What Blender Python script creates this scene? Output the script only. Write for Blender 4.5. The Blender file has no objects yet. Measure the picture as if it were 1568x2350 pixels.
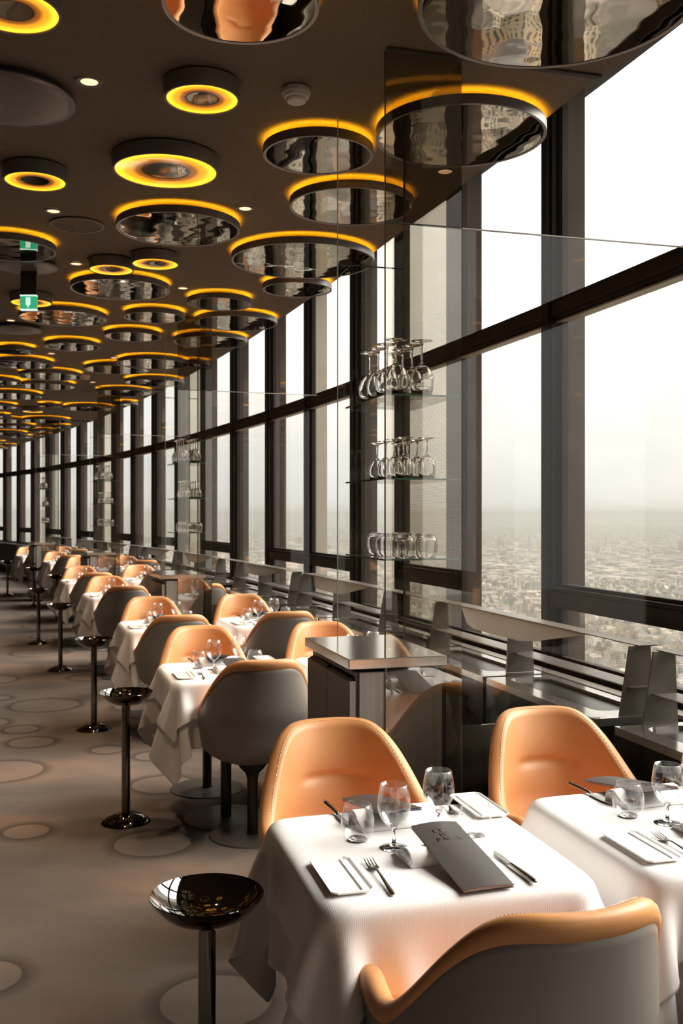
import bpy, math, random
import numpy as np
from mathutils import Vector
C = bpy.context.scene.collection
SC = bpy.context.scene
R = math.radians
random.seed(7)

# ------------------------------------------------------------------ camera, sky, sun, exposure
cam = bpy.data.cameras.new('camera'); camo = bpy.data.objects.new('camera', cam); C.objects.link(camo)
camo.location = (0, 0, 1.55); camo.rotation_euler = (R(90), 0, 0)
cam.sensor_fit = 'HORIZONTAL'; cam.sensor_width = 24.0; cam.lens = 35.0
cam.shift_y = 3.0 / 1568; cam.clip_start = 0.05; cam.clip_end = 30000
cam.dof.use_dof = True; cam.dof.focus_distance = 2.7; cam.dof.aperture_fstop = 9
SC.camera = camo
SC.view_settings.view_transform = 'Standard'; SC.view_settings.look = 'None'
SC.view_settings.exposure = 0.0; SC.view_settings.gamma = 1.0
SC.view_settings.use_curve_mapping = False
SC.cycles.use_denoising = True
SC.cycles.max_bounces = 14; SC.cycles.transparent_max_bounces = 24
SC.cycles.glossy_bounces = 6; SC.cycles.diffuse_bounces = 5; SC.cycles.transmission_bounces = 14
SC.cycles.volume_bounces = 0; SC.cycles.sample_clamp_indirect = 8.0
SC.cycles.caustics_reflective = False; SC.cycles.caustics_refractive = False

SKY = 1.03
SUN = 9.2
w = bpy.data.worlds.new('overcast_sky'); SC.world = w; w.use_nodes = True
nt = w.node_tree; N = nt.nodes; L = nt.links; N.clear()
wo = N.new('ShaderNodeOutputWorld'); bg = N.new('ShaderNodeBackground'); L.new(bg.outputs[0], wo.inputs[0])
tc = N.new('ShaderNodeTexCoord'); sx = N.new('ShaderNodeSeparateXYZ'); L.new(tc.outputs['Generated'], sx.inputs[0])
lum = N.new('ShaderNodeMapRange'); lum.clamp = True
L.new(sx.outputs['Z'], lum.inputs[0])
for i, v in zip((1, 2, 3, 4), (0.0, 0.9, 0.98, 3.2)): lum.inputs[i].default_value = v
mp = N.new('ShaderNodeMapping'); mp.inputs['Scale'].default_value = (1.0, 1.0, 4.5); L.new(tc.outputs['Generated'], mp.inputs[0])
cl = N.new('ShaderNodeTexNoise'); cl.inputs['Scale'].default_value = 3.2; cl.inputs['Detail'].default_value = 5; cl.inputs['Roughness'].default_value = .5; cl.inputs['Distortion'].default_value = .6
L.new(mp.outputs[0], cl.inputs['Vector'])
cr = N.new('ShaderNodeValToRGB'); L.new(cl.outputs['Fac'], cr.inputs[0])
cr.color_ramp.elements[0].position = .36; cr.color_ramp.elements[0].color = (.965, .965, .95, 1)
cr.color_ramp.elements[1].position = .62; cr.color_ramp.elements[1].color = (1.08, 1.04, .985, 1)
e = cr.color_ramp.elements.new(.47); e.color = (1.0, .985, .945, 1)
mul = N.new('ShaderNodeVectorMath'); mul.operation = 'SCALE'; L.new(cr.outputs[0], mul.inputs[0]); L.new(lum.outputs[0], mul.inputs['Scale'])
L.new(mul.outputs[0], bg.inputs['Color']); bg.inputs['Strength'].default_value = SKY

sun = bpy.data.lights.new('veiled_sun', 'SUN'); suno = bpy.data.objects.new('veiled_sun', sun); C.objects.link(suno)
sun.energy = SUN; sun.angle = R(50); sun.color = (1.0, .955, .90)
SUNDIR = Vector((0.90, 0.28, 0.72)).normalized()
suno.rotation_euler = SUNDIR.to_track_quat('Z', 'Y').to_euler()

# ------------------------------------------------------------------ the curved plan of the dining room
T0, K1, K2 = R(15.05), .0131, -5e-5
SS = np.linspace(-8, 42, 10001); DS = SS[1] - SS[0]
TH = T0 + K1 * SS + K2 * SS * SS
X0 = -np.cumsum(np.sin(TH)) * DS; Y0 = np.cumsum(np.cos(TH)) * DS
_i = int(np.argmin(abs(SS))); X0 += -.3175 - X0[_i]; Y0 += 2.35 - Y0[_i]
def th(s): return float(np.interp(s, SS, TH))
def at(s, n, z=0.0):
    t = th(s)
    return Vector((float(np.interp(s, SS, X0)) + n * math.cos(t), float(np.interp(s, SS, Y0)) + n * math.sin(t), z))

# ------------------------------------------------------------------ materials
def mat(name, col, rough=.5, metal=0.0, spec=.5, emit=None, es=1.0, coat=0.0):
    m = bpy.data.materials.new(name); m.use_nodes = True
    b = m.node_tree.nodes['Principled BSDF']
    b.inputs['Base Color'].default_value = (*col, 1); b.inputs['Roughness'].default_value = rough
    b.inputs['Metallic'].default_value = metal; b.inputs['Specular IOR Level'].default_value = spec
    b.inputs['Coat Weight'].default_value = coat; b.inputs['Coat Roughness'].default_value = .05
    if emit: b.inputs['Emission Color'].default_value = (*emit, 1); b.inputs['Emission Strength'].default_value = es
    return m
def nodes(m): return m.node_tree.nodes, m.node_tree.links, m.node_tree.nodes['Principled BSDF']
def add_noise(m, c2, scale=20, lo=.35, hi=.65, detail=4, vec='Object', stretch=(1, 1, 1)):
    n, l, b = nodes(m); t = n.new('ShaderNodeTexCoord'); mpn = n.new('ShaderNodeMapping'); mpn.inputs['Scale'].default_value = stretch
    tx = n.new('ShaderNodeTexNoise'); tx.inputs['Scale'].default_value = scale; tx.inputs['Detail'].default_value = detail
    r = n.new('ShaderNodeValToRGB'); r.color_ramp.elements[0].position = lo; r.color_ramp.elements[1].position = hi
    r.color_ramp.elements[0].color = b.inputs['Base Color'].default_value; r.color_ramp.elements[1].color = (*c2, 1)
    l.new(t.outputs[vec], mpn.inputs[0]); l.new(mpn.outputs[0], tx.inputs['Vector']); l.new(tx.outputs['Fac'], r.inputs[0]); l.new(r.outputs[0], b.inputs['Base Color'])
    return m
def add_bump(m, scale=200, strength=.2, dist=.001, kind='noise', stretch=(1, 1, 1)):
    n, l, b = nodes(m); t = n.new('ShaderNodeTexCoord'); mpn = n.new('ShaderNodeMapping'); mpn.inputs['Scale'].default_value = stretch
    if kind == 'noise':
        tx = n.new('ShaderNodeTexNoise'); tx.inputs['Scale'].default_value = scale; tx.inputs['Detail'].default_value = 3; o = tx.outputs['Fac']
    else:
        tx = n.new('ShaderNodeTexWave'); tx.inputs['Scale'].default_value = scale; tx.bands_direction = kind; o = tx.outputs['Fac']
    bp = n.new('ShaderNodeBump'); bp.inputs['Strength'].default_value = strength; bp.inputs['Distance'].default_value = dist
    l.new(t.outputs['Object'], mpn.inputs[0]); l.new(mpn.outputs[0], tx.inputs['Vector']); l.new(o, bp.inputs['Height']); l.new(bp.outputs[0], b.inputs['Normal'])
    return m
def glass_mat(name, tint, add=0.0, ior=1.5, rough=0.0, gloss=(1, 1, 1)):
    m = bpy.data.materials.new(name); m.use_nodes = True; n = m.node_tree.nodes; l = m.node_tree.links; n.clear()
    o = n.new('ShaderNodeOutputMaterial'); mx = n.new('ShaderNodeMixShader'); tr = n.new('ShaderNodeBsdfTransparent'); g = n.new('ShaderNodeBsdfGlossy')
    f = n.new('ShaderNodeFresnel'); f.inputs['IOR'].default_value = ior; a = n.new('ShaderNodeMath'); a.operation = 'ADD'; a.inputs[1].default_value = add; a.use_clamp = True
    tr.inputs[0].default_value = (*tint, 1); g.inputs['Roughness'].default_value = rough; g.inputs['Color'].default_value = (*gloss, 1)
    ge = n.new('ShaderNodeNewGeometry'); io = n.new('ShaderNodeMapRange'); io.inputs[3].default_value = ior; io.inputs[4].default_value = 1 / ior
    l.new(ge.outputs['Backfacing'], io.inputs[0]); l.new(io.outputs[0], f.inputs['IOR'])   # the same reflection on both faces of the sheet
    l.new(f.outputs[0], a.inputs[0]); l.new(a.outputs[0], mx.inputs[0]); l.new(tr.outputs[0], mx.inputs[1]); l.new(g.outputs[0], mx.inputs[2]); l.new(mx.outputs[0], o.inputs[0])
    return m

M = {}
M['ceiling'] = add_bump(add_noise(mat('painted_ceiling', (.125, .090, .062), .85), (.15, .108, .076), 60), 350, .5, .002)
M['dark_metal'] = add_noise(mat('bronze_frame', (.018, .013, .009), .55, 0, .18), (.032, .023, .017), 8, stretch=(1, 1, .2))
M['alu'] = mat('bare_aluminium_strip', (.42, .37, .29), .45, .2)
M['fin'] = add_noise(mat('weathered_facade_fin', (.060, .043, .033), .8, 0, .2), (.11, .088, .072), 5, .45, .8, stretch=(1, 1, .25))
M['leather'] = add_bump(add_noise(mat('tan_leather', (.66, .295, .108), .42, 0, .45), (.72, .34, .14), 6), 420, .22, .0015)
M['shell'] = mat('taupe_grey_shell', (.24, .215, .185), .36, 0, .5)
M['stitch'] = mat('cream_thread', (.86, .70, .48), .8)
M['cloth'] = add_bump(mat('white_table_linen', (.88, .85, .83), .85, 0, .2), 75, .10, .0008, 'X', (1, 1, 1))
M['napkin'] = add_bump(mat('white_napkin_linen', (.88, .86, .84), .85, 0, .2), 300, .3, .001)
M['blackchrome'] = mat('black_chrome', (.11, .095, .08), .03, 1.0, .5, coat=1.0)
M['steel'] = mat('polished_cutlery_steel', (.30, .28, .26), .14, 1.0)
M['porcelain'] = mat('white_porcelain', (.90, .89, .87), .12, 0, .6)
M['menu'] = mat('charcoal_menu_card', (.065, .056, .050), .42)
M['ink'] = mat('glossy_black_foil', (.012, .009, .007), .12)
M['paper'] = mat('menu_paper', (.80, .77, .82), .7)
M['kraft'] = mat('tan_menu_lining', (.60, .40, .27), .7)
M['greymetal'] = add_noise(mat('brushed_grey_metal', (.24, .215, .185), .34, .55), (.28, .25, .215), 3, stretch=(1, 40, 1))
M['tray'] = mat('pale_satin_tray', (.48, .47, .44), .38, .15)
M['finmetal'] = mat('umber_satin_metal', (.17, .15, .125), .36, .3)
M['unit_top'] = mat('satin_unit_top', (.60, .56, .50), .15, .85)
M['disc'] = mat('dark_grey_base_plate', (.16, .145, .13), .42, .5)
M['column'] = mat('dark_column', (.035, .028, .023), .35, .3)
M['cab'] = mat('umber_lacquer', (.135, .108, .09), .42)
M['cabpanel'] = add_noise(mat('grey_cabinet_panel', (.34, .30, .27), .4, .2), (.42, .37, .33), 4, stretch=(14, 14, .3))
M['cabedge'] = mat('pale_drawer_edge', (.34, .31, .285), .4, .3)
M['black'] = mat('matt_black', (.012, .009, .007), .5)
M['gloss_black'] = mat('gloss_black_unit', (.014, .010, .008), .10, 0, .5)
M['rim'] = mat('grey_lamp_rim', (.15, .135, .12), .42, .2)
M['rimline'] = mat('satin_rim_edge', (.34, .31, .28), .35, .4)
M['hub'] = mat('lamp_hub', (.05, .04, .03), .6)
M['white'] = mat('off_white_plastic', (.62, .58, .53), .45)
M['cover'] = mat('satin_grey_cover', (.13, .11, .10), .28, .2)
M['amber'] = mat('amber_cove_light', (0, 0, 0), 1, emit=(1.0, .47, .010), es=42.0)
M['underlight'] = mat('amber_under_light', (0, 0, 0), 1, emit=(1.0, .36, .04), es=.7)
M['warm'] = mat('warm_downlight', (0, 0, 0), 1, emit=(1.0, .62, .36), es=1.7)
M['exit'] = mat('green_sign_face', (.02, .30, .14), .3, emit=(.04, .42, .20), es=.9)
M['exitw'] = mat('white_sign_edge', (.8, .85, .8), .3, emit=(.7, 1.0, .85), es=.9)
M['pane'] = glass_mat('window_glass', (.985, .985, .97), 0.0, 1.16)
M['screen'] = glass_mat('smoked_screen_glass', (.93, .905, .85), .085, 1.45, gloss=(.95, .92, .88))
M['screen_top'] = glass_mat('dark_smoked_glass', (.70, .66, .60), .0, 1.4)
M['screen_low'] = glass_mat('reflective_smoked_glass', (.72, .69, .63), .20, 1.5, gloss=(.95, .92, .88))
M['screen_clear'] = glass_mat('clear_screen_glass', (.975, .97, .955), .01, 1.25)
M['shelfglass'] = glass_mat('shelf_glass', (.93, .96, .94), .03, 1.5)
M['edge'] = mat('green_glass_edge', (.10, .30, .24), .2)
M['edged'] = mat('dark_glass_edge', (.04, .04, .03), .25)
M['edgew'] = mat('bright_glass_edge', (.70, .68, .62), .3)
M['drink'] = glass_mat('drinking_glass', (.985, .985, .985), .012, 1.5)
m = bpy.data.materials.new('glass_stem'); m.use_nodes = True; b = m.node_tree.nodes['Principled BSDF']
b.inputs['Transmission Weight'].default_value = 1; b.inputs['Roughness'].default_value = 0; b.inputs['IOR'].default_value = 1.5; b.inputs['Base Color'].default_value = (.97, .97, .97, 1)
M['stem'] = m
M['wall'] = mat('dark_walnut_panelling', (.05, .033, .023), .5)
M['mirror'] = mat('tinted_mirror', (.56, .50, .42), .015, 1.0)
n_, l_, b_ = nodes(M['mirror'])
t_ = n_.new('ShaderNodeTexCoord'); x_ = n_.new('ShaderNodeTexNoise'); x_.inputs['Scale'].default_value = 5.5; x_.inputs['Detail'].default_value = 1
q_ = n_.new('ShaderNodeBump'); q_.inputs['Strength'].default_value = .28; q_.inputs['Distance'].default_value = .004
l_.new(t_.outputs['Object'], x_.inputs['Vector']); l_.new(x_.outputs['Fac'], q_.inputs['Height']); l_.new(q_.outputs[0], b_.inputs['Normal'])

# amber lens ring: brighter at its outer edge where the lamps sit
m = M['lens'] = mat('amber_lens', (.02, .012, .008), .04, 0, .8)
n_, l_, b_ = nodes(m); t_ = n_.new('ShaderNodeTexCoord'); ln = n_.new('ShaderNodeVectorMath'); ln.operation = 'LENGTH'
l_.new(t_.outputs['Object'], ln.inputs[0]); rp = n_.new('ShaderNodeValToRGB'); rp.color_ramp.interpolation = 'EASE'
l_.new(ln.outputs['Value'], rp.inputs[0]); es_ = rp.color_ramp.elements
es_[0].position = .43; es_[0].color = (0, 0, 0, 1); es_[1].position = .95; es_[1].color = (1.5, .72, .03, 1)
a_ = es_.new(.56); a_.color = (.22, .065, .006, 1); a_ = es_.new(.74); a_.color = (.95, .33, .012, 1)
l_.new(rp.outputs[0], b_.inputs['Emission Color']); b_.inputs['Emission Strength'].default_value = 1.5

# perforated grille and mesh screen
def dots(m, pitch, radius, hole, solid, axis=(1, 1, 0)):
    n, l, b = nodes(m); t = n.new('ShaderNodeTexCoord'); s = n.new('ShaderNodeVectorMath'); s.operation = 'SCALE'; s.inputs['Scale'].default_value = 1 / pitch
    f = n.new('ShaderNodeVectorMath'); f.operation = 'FRACTION'; sb = n.new('ShaderNodeVectorMath'); sb.operation = 'SUBTRACT'; sb.inputs[1].default_value = (.5, .5, .5)
    ml = n.new('ShaderNodeVectorMath'); ml.operation = 'MULTIPLY'; ml.inputs[1].default_value = axis; le = n.new('ShaderNodeVectorMath'); le.operation = 'LENGTH'
    lt = n.new('ShaderNodeMath'); lt.operation = 'LESS_THAN'; lt.inputs[1].default_value = radius
    l.new(t.outputs['Object'], s.inputs[0]); l.new(s.outputs[0], f.inputs[0]); l.new(f.outputs[0], sb.inputs[0]); l.new(sb.outputs[0], ml.inputs[0]); l.new(ml.outputs[0], le.inputs[0]); l.new(le.outputs['Value'], lt.inputs[0])
    return n, l, b, lt.outputs[0]
m = M['grille'] = mat('perforated_black_grille', (.05, .042, .035), .30, .7)
n, l, b, o = dots(m, .012, .36, None, None)
mc = n.new('ShaderNodeMix'); mc.data_type = 'RGBA'; mc.inputs['A'].default_value = (.16, .14, .12, 1); mc.inputs['B'].default_value = (.004, .003, .003, 1)
l.new(o, mc.inputs['Factor']); l.new(mc.outputs['Result'], b.inputs['Base Color'])
m = M['mesh'] = mat('dotted_screen_film', (.20, .19, .175), .6)
n, l, b, o = dots(m, .0046, .47, None, None, (0, 1, 1))
out = [x for x in n if x.type == 'OUTPUT_MATERIAL'][0]; tr = n.new('ShaderNodeBsdfTransparent'); tr.inputs[0].default_value = (.96, .95, .92, 1); mx = n.new('ShaderNodeMixShader')
l.new(o, mx.inputs[0]); l.new(b.outputs[0], mx.inputs[1]); l.new(tr.outputs[0], mx.inputs[2]); l.new(mx.outputs[0], out.inputs[0])

# carpet with its printed rings
CARPET = [(-.888, 4.683, .18), (-.40, 3.168, .178), (-1.537, 4.856, .11), (-2.05, 5.988, .25), (-2.395, 8.056, .268), (-1.539, 6.54, .103),
          (-1.211, 6.364, .109), (-1.20, 3.322, .13), (-1.02, 5.70, .18), (-2.65, 7.354, .18), (-2.3, 7.15, .12), (-2.401, 9.403, .164), (-3.3, 9.28, .26),
          (-2.675, 9.9, .184), (-3.362, 11.078, .291), (-1.672, 7.984, .15), (-4.609, 13.53, .26), (-4.4, 15.2, .3), (-3.6, 12.6, .3), (-2.1, 6.75, .15), (-2.9, 8.35, .12), (-.55, 2.2, .14), (-1.35, 2.55, .2)]
m = M['carpet'] = mat('taupe_carpet', (.2, .15, .12), .95, 0, .15)
n, l, b = nodes(m); t = n.new('ShaderNodeTexCoord')
prev = None
for cx, cy, r in CARPET:
    d = n.new('ShaderNodeVectorMath'); d.operation = 'DISTANCE'; d.inputs[1].default_value = (cx, cy, 0); l.new(t.outputs['Object'], d.inputs[0])
    s = n.new('ShaderNodeMath'); s.operation = 'SUBTRACT'; s.inputs[1].default_value = r; l.new(d.outputs['Value'], s.inputs[0])
    rp = n.new('ShaderNodeValToRGB'); ad = n.new('ShaderNodeMath'); ad.operation = 'MULTIPLY_ADD'; ad.inputs[1].default_value = 4; ad.inputs[2].default_value = .4
    l.new(s.outputs[0], ad.inputs[0]); l.new(ad.outputs[0], rp.inputs[0]); el = rp.color_ramp.elements
    el[0].position = .375; el[0].color = (1.04, 1.04, 1.04, 1); el[1].position = .68; el[1].color = (1, 1, 1, 1)
    a = el.new(.405); a.color = (.46, .46, .46, 1); a = el.new(.47); a.color = (.60, .60, .60, 1)
    if prev is None: prev = rp.outputs[0]
    else:
        mm = n.new('ShaderNodeVectorMath'); mm.operation = 'MULTIPLY'; l.new(prev, mm.inputs[0]); l.new(rp.outputs[0], mm.inputs[1]); prev = mm.outputs[0]
mpn = n.new('ShaderNodeMapping'); mpn.inputs['Scale'].default_value = (.8, 1.5, 1); tx = n.new('ShaderNodeTexNoise'); tx.inputs['Scale'].default_value = 1.1; tx.inputs['Detail'].default_value = 6
l.new(t.outputs['Object'], mpn.inputs[0]); l.new(mpn.outputs[0], tx.inputs['Vector'])
rp = n.new('ShaderNodeValToRGB'); l.new(tx.outputs['Fac'], rp.inputs[0]); el = rp.color_ramp.elements
el[0].position = .36; el[0].color = (.150, .125, .108, 1); el[1].position = .66; el[1].color = (.27, .195, .150, 1); a = el.new(.5); a.color = (.19, .155, .132, 1)
fn = n.new('ShaderNodeTexNoise'); fn.inputs['Scale'].default_value = 260; fn.inputs['Detail'].default_value = 2; l.new(t.outputs['Object'], fn.inputs['Vector'])
fr = n.new('ShaderNodeMapRange'); fr.inputs[3].default_value = .72; fr.inputs[4].default_value = 1.28; l.new(fn.outputs['Fac'], fr.inputs[0])
m1 = n.new('ShaderNodeVectorMath'); m1.operation = 'MULTIPLY'; l.new(prev, m1.inputs[0]); l.new(rp.outputs[0], m1.inputs[1])
m2 = n.new('ShaderNodeVectorMath'); m2.operation = 'SCALE'; l.new(m1.outputs[0], m2.inputs[0]); l.new(fr.outputs[0], m2.inputs['Scale']); l.new(m2.outputs[0], b.inputs['Base Color'])
bp = n.new('ShaderNodeBump'); bp.inputs['Strength'].default_value = .6; bp.inputs['Distance'].default_value = .004; l.new(fn.outputs['Fac'], bp.inputs['Height']); l.new(bp.outputs[0], b.inputs['Normal'])

# ------------------------------------------------------------------ mesh helpers
class MB:
    def __init__(s): s.v = []; s.f = []; s.mi = []
    def add(s, v, f, mi=0):
        o = len(s.v); s.v += [tuple(p) for p in v]; s.f += [tuple(i + o for i in q) for q in f]; s.mi += [mi] * len(f); return s
    def box(s, x0, x1, y0, y1, z0, z1, mi=0):
        return s.add([(x0, y0, z0), (x1, y0, z0), (x1, y1, z0), (x0, y1, z0), (x0, y0, z1), (x1, y0, z1), (x1, y1, z1), (x0, y1, z1)],
                     [(3, 2, 1, 0), (4, 5, 6, 7), (0, 1, 5, 4), (1, 2, 6, 5), (2, 3, 7, 6), (3, 0, 4, 7)], mi)
    def rbox(s, x0, x1, y0, y1, z0, z1, r=.003, mi=0):   # box with chamfered edges
        v = []
        for (z, k) in ((z0, r), (z0 + r, 0), (z1 - r, 0), (z1, r)):
            for (x, y) in ((x0 + k + r * (k == 0), y0 + k), (x1 - k - r * (k == 0), y0 + k), (x1 - k, y0 + k + r * (k == 0)), (x1 - k, y1 - k - r * (k == 0)), (x1 - k - r * (k == 0), y1 - k), (x0 + k + r * (k == 0), y1 - k), (x0 + k, y1 - k - r * (k == 0)), (x0 + k, y0 + k + r * (k == 0))):
                v.append((x, y, z))
        f = [(7, 6, 5, 4, 3, 2, 1, 0), tuple(24 + i for i in range(8))]
        for j in range(3):
            for i in range(8): f.append((j * 8 + i, j * 8 + (i + 1) % 8, j * 8 + 8 + (i + 1) % 8, j * 8 + 8 + i))
        return s.add(v, f, mi)
    def lathe(s, prof, seg=32, mi=0, cx=0, cy=0, close=False):
        v = []; f = []; k = len(prof)
        for r, z in prof:
            for i in range(seg):
                a = 2 * math.pi * i / seg; v.append((cx + r * math.cos(a), cy + r * math.sin(a), z))
        for j in range(k - 1 if not close else k):
            for i in range(seg):
                a, b2 = j * seg + i, j * seg + (i + 1) % seg; c, d = ((j + 1) % k) * seg + (i + 1) % seg, ((j + 1) % k) * seg + i
                f.append((a, b2, c, d))
        return s.add(v, f, mi)
    def loft(s, rings, cap=True, mi=0, closed=True):
        m_ = len(rings[0]); v = [p for r in rings for p in r]; f = []
        for j in range(len(rings) - 1):
            for i in range(m_ if closed else m_ - 1): f.append((j * m_ + i, j * m_ + (i + 1) % m_, (j + 1) * m_ + (i + 1) % m_, (j + 1) * m_ + i))
        if cap and closed: f += [tuple(range(m_ - 1, -1, -1)), tuple((len(rings) - 1) * m_ + i for i in range(m_))]
        return s.add(v, f, mi)
    def prism(s, pts, h0, h1, axis='z', mi=0):
        k = len(pts)
        if axis == 'z': a = [(x, y, h0) for x, y in pts]; c = [(x, y, h1) for x, y in pts]
        elif axis == 'y': a = [(x, h0, z) for x, z in pts]; c = [(x, h1, z) for x, z in pts]
        else: a = [(h0, y, z) for y, z in pts]; c = [(h1, y, z) for y, z in pts]
        return s.add(a + c, [tuple(range(k - 1, -1, -1)), tuple(range(k, 2 * k))] + [(i, (i + 1) % k, k + (i + 1) % k, k + i) for i in range(k)], mi)
    def mesh(s, name, mats, smooth=False):
        me = bpy.data.meshes.new(name); me.from_pydata(s.v, [], s.f)
        for mm in (mats if isinstance(mats, (list, tuple)) else [mats]): me.materials.append(mm)
        if len(set(s.mi)) > 1: me.polygons.foreach_set('material_index', s.mi)
        if smooth: me.polygons.foreach_set('use_smooth', [True] * len(s.f))
        me.update(); return me
    def obj(s, name, mats, parent=None, smooth=False, fix=True):
        me = s.mesh(name, mats, smooth)
        if fix:
            import bmesh
            bm = bmesh.new(); bm.from_mesh(me); bmesh.ops.recalc_face_normals(bm, faces=bm.faces); bm.to_mesh(me); bm.free()
        if smooth: me.set_sharp_from_angle(angle=R(42))
        o = bpy.data.objects.new(name, me); C.objects.link(o)
        if parent: o.parent = parent
        return o
def tag(o, label=None, cat=None, group=None, kind=None):
    if label: o['label'] = label
    if cat: o['category'] = cat
    if group: o['group'] = group
    if kind: o['kind'] = kind
    return o
def empty(name, loc=(0, 0, 0), rz=0, **k):
    o = bpy.data.objects.new(name, None); C.objects.link(o); o.location = loc; o.rotation_euler = (0, 0, rz); o.empty_display_size = .1
    return tag(o, **k)
def put(o, s, n, z=0, rz=0): o.location = at(s, n, z); o.rotation_euler = (0, 0, th(s) + rz); return o
KIDS = {}
def dup(root, label=None, group=None):
    r = root.copy(); C.objects.link(r)
    if label: r['label'] = label
    if group: r['group'] = group
    if root.name not in KIDS: KIDS[root.name] = [(c, [g for g in c.children]) for c in root.children]
    for c, gs in KIDS[root.name]:
        cc = c.copy(); C.objects.link(cc); cc.parent = r
        for g in gs:
            gg = g.copy(); C.objects.link(gg); gg.parent = cc
    return r
def strip(s0, s1, n0, n1, z0, z1, name, mt, step=.5, parent=None, kind='structure'):
    """a solid that follows the curved plan"""
    k = max(1, int(math.ceil((s1 - s0) / step))); mb = MB(); rings = []
    for i in range(k + 1):
        s = s0 + (s1 - s0) * i / k; rings.append([at(s, n0, z0), at(s, n1, z0), at(s, n1, z1), at(s, n0, z1)])
    mb.loft(rings); o = mb.obj(name, mt, parent)
    if kind: o['kind'] = kind
    return o
def arc(cx, cy, r, a0, a1, k): return [(cx + r * math.cos(R(a0 + (a1 - a0) * i / k)), cy + r * math.sin(R(a0 + (a1 - a0) * i / k))) for i in range(k + 1)]
def rrect(x0, x1, y0, y1, r, k=6):
    return arc(x1 - r, y1 - r, r, 0, 90, k) + arc(x0 + r, y1 - r, r, 90, 180, k) + arc(x0 + r, y0 + r, r, 180, 270, k) + arc(x1 - r, y0 + r, r, 270, 360, k)

# ------------------------------------------------------------------ room shell
SA, SB = -5.5, 34.0
NW = 2.2; CEIL = 3.2
strip(SA, SB, -5.2, 2.5, -.15, 0, 'floor', M['carpet'])
strip(SA, 1.012, -5.2, 1.645, CEIL, 3.45, 'ceiling', M['ceiling'])
strip(1.012, SB, -5.2, 1.625, CEIL + .006, 3.45, 'ceiling', M['ceiling'])
strip(SA, SB, 1.45, 2.6, 3.95, 4.1, 'ceiling', M['black'])
strip(SA, SB, 1.40, 1.46, 3.44, 3.96, 'wall_recess', M['ceiling'])
strip(SA, SB, -5.35, -5.2, 0, 3.45, 'wall_left', M['wall'])
strip(SA - .15, SA, -5.35, 2.5, 0, 4.1, 'wall_back', M['wall'])
strip(SB, SB + .15, -5.35, 2.5, 0, 4.1, 'wall_far', M['wall'])
strip(SA, SB, 2.10, 2.32, 0, .70, 'wall_right', M['dark_metal'])
strip(SA, SB, 2.03, 2.30, .70, .735, 'trim_sill', M['dark_metal'])
strip(SA, SB, 2.02, 2.085, .735, .752, 'trim_ledge', M['greymetal'])
for sp in (1.0, 6.02, 10.95, 15.85):
    a = MB().box(.775, 1.62, -.012, .012, 0, .012).obj('trim_channel', M['black']); put(a, sp, 0, CEIL - .010); a['kind'] = 'structure'

# ------------------------------------------------------------------ windows
MULL = [-5.3, -3.9, -2.5, -1.1, .62, 2.37, 3.60, 4.53, 5.49, 6.76, 8.05] + [9.47 + 1.405 * i for i in range(18)]
THIN = {4.53, 6.76}
RAIL = {(.62, 2.37), (3.60, 4.53), (5.49, 6.76), (6.76, 8.05)}
W0 = SA
for k in range(len(MULL) - 1):
    a, b2 = MULL[k], MULL[k + 1]
    if b2 > SB: break
    thin = a in THIN
    pa, pb = at(a, NW), at(b2, NW); d = pb - pa; ln = d.length; ang = math.atan2(d.y, d.x) - R(90)
    win = empty('window_%d' % (k + 1), pa, ang, kind='structure')
    # local: x = outwards, y = along the wall
    hw = .028 if thin else .052
    MB().box(-.055, 0, -hw, hw, .70, 3.96).obj('mullion', M['dark_metal'], win)
    MB().box(-.075, -.055, -hw * .6, hw * .6, .70, 3.96).obj('mullion_cover', M['dark_metal'], win)
    MB().box(0, .024, -hw * .9, hw * .9, .70, 3.96).obj('glazing_strip', M['alu'], win)
    if not thin or a == 6.76:
        MB().box(.030, .145, -.040, .040, .5, 4.3).obj('outer_fin', M['alu'] if thin else M['fin'], win)
    y0, y1 = hw, ln - (.028 if b2 in THIN else .052)
    rail = (a, b2) in RAIL or (a > 8.1 and (k - MULL.index(8.05)) % 2 == 1) or (a < 0 and k % 2 == 0)
    MB().box(-.045, .03, y0, y1, 2.568, 2.655).box(-.060, -.045, y0, y1, 2.585, 2.638).box(-.03, .0, y0, y1, 2.555, 2.568).obj('transom', M['dark_metal'], win)
    MB().box(-.030, .03, y0, y1, 2.545, 2.553).obj('transom_trim', M['alu'], win)
    zr = [.79, 3.95]
    if rail:
        MB().box(-.050, .03, y0, y1, 1.060, 1.165).box(-.064, -.05, y0, y1, 1.085, 1.140).obj('lower_rail', M['dark_metal'], win)
    fr = MB()
    for (z0, z1) in ([(.79, 1.06), (1.165, 2.568)] if rail else [(.79, 2.568)]) + [(2.655, 3.95)]:
        for q in (0, .020):
            w_ = .014
            fr.box(-.022 + q * .4, .012 + q * .4, y0 + q, y0 + q + w_, z0, z1).box(-.022 + q * .4, .012 + q * .4, y1 - q - w_, y1 - q, z0, z1)
        fr.box(-.022, .012, y0 + .034, y1 - .034, z0, z0 + .018)
    fr.box(-.07, .03, y0, y1, .735, .79)
    fr.obj('window_frame', M['dark_metal'], win)
    MB().box(-.075, -.068, y0, y1, .766, .778).obj('sill_trim', M['alu'], win)
    MB().box(.002, .008, y0 + .01, y1 - .01, .79, 3.95).obj('glass_pane', M['pane'], win)

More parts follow.
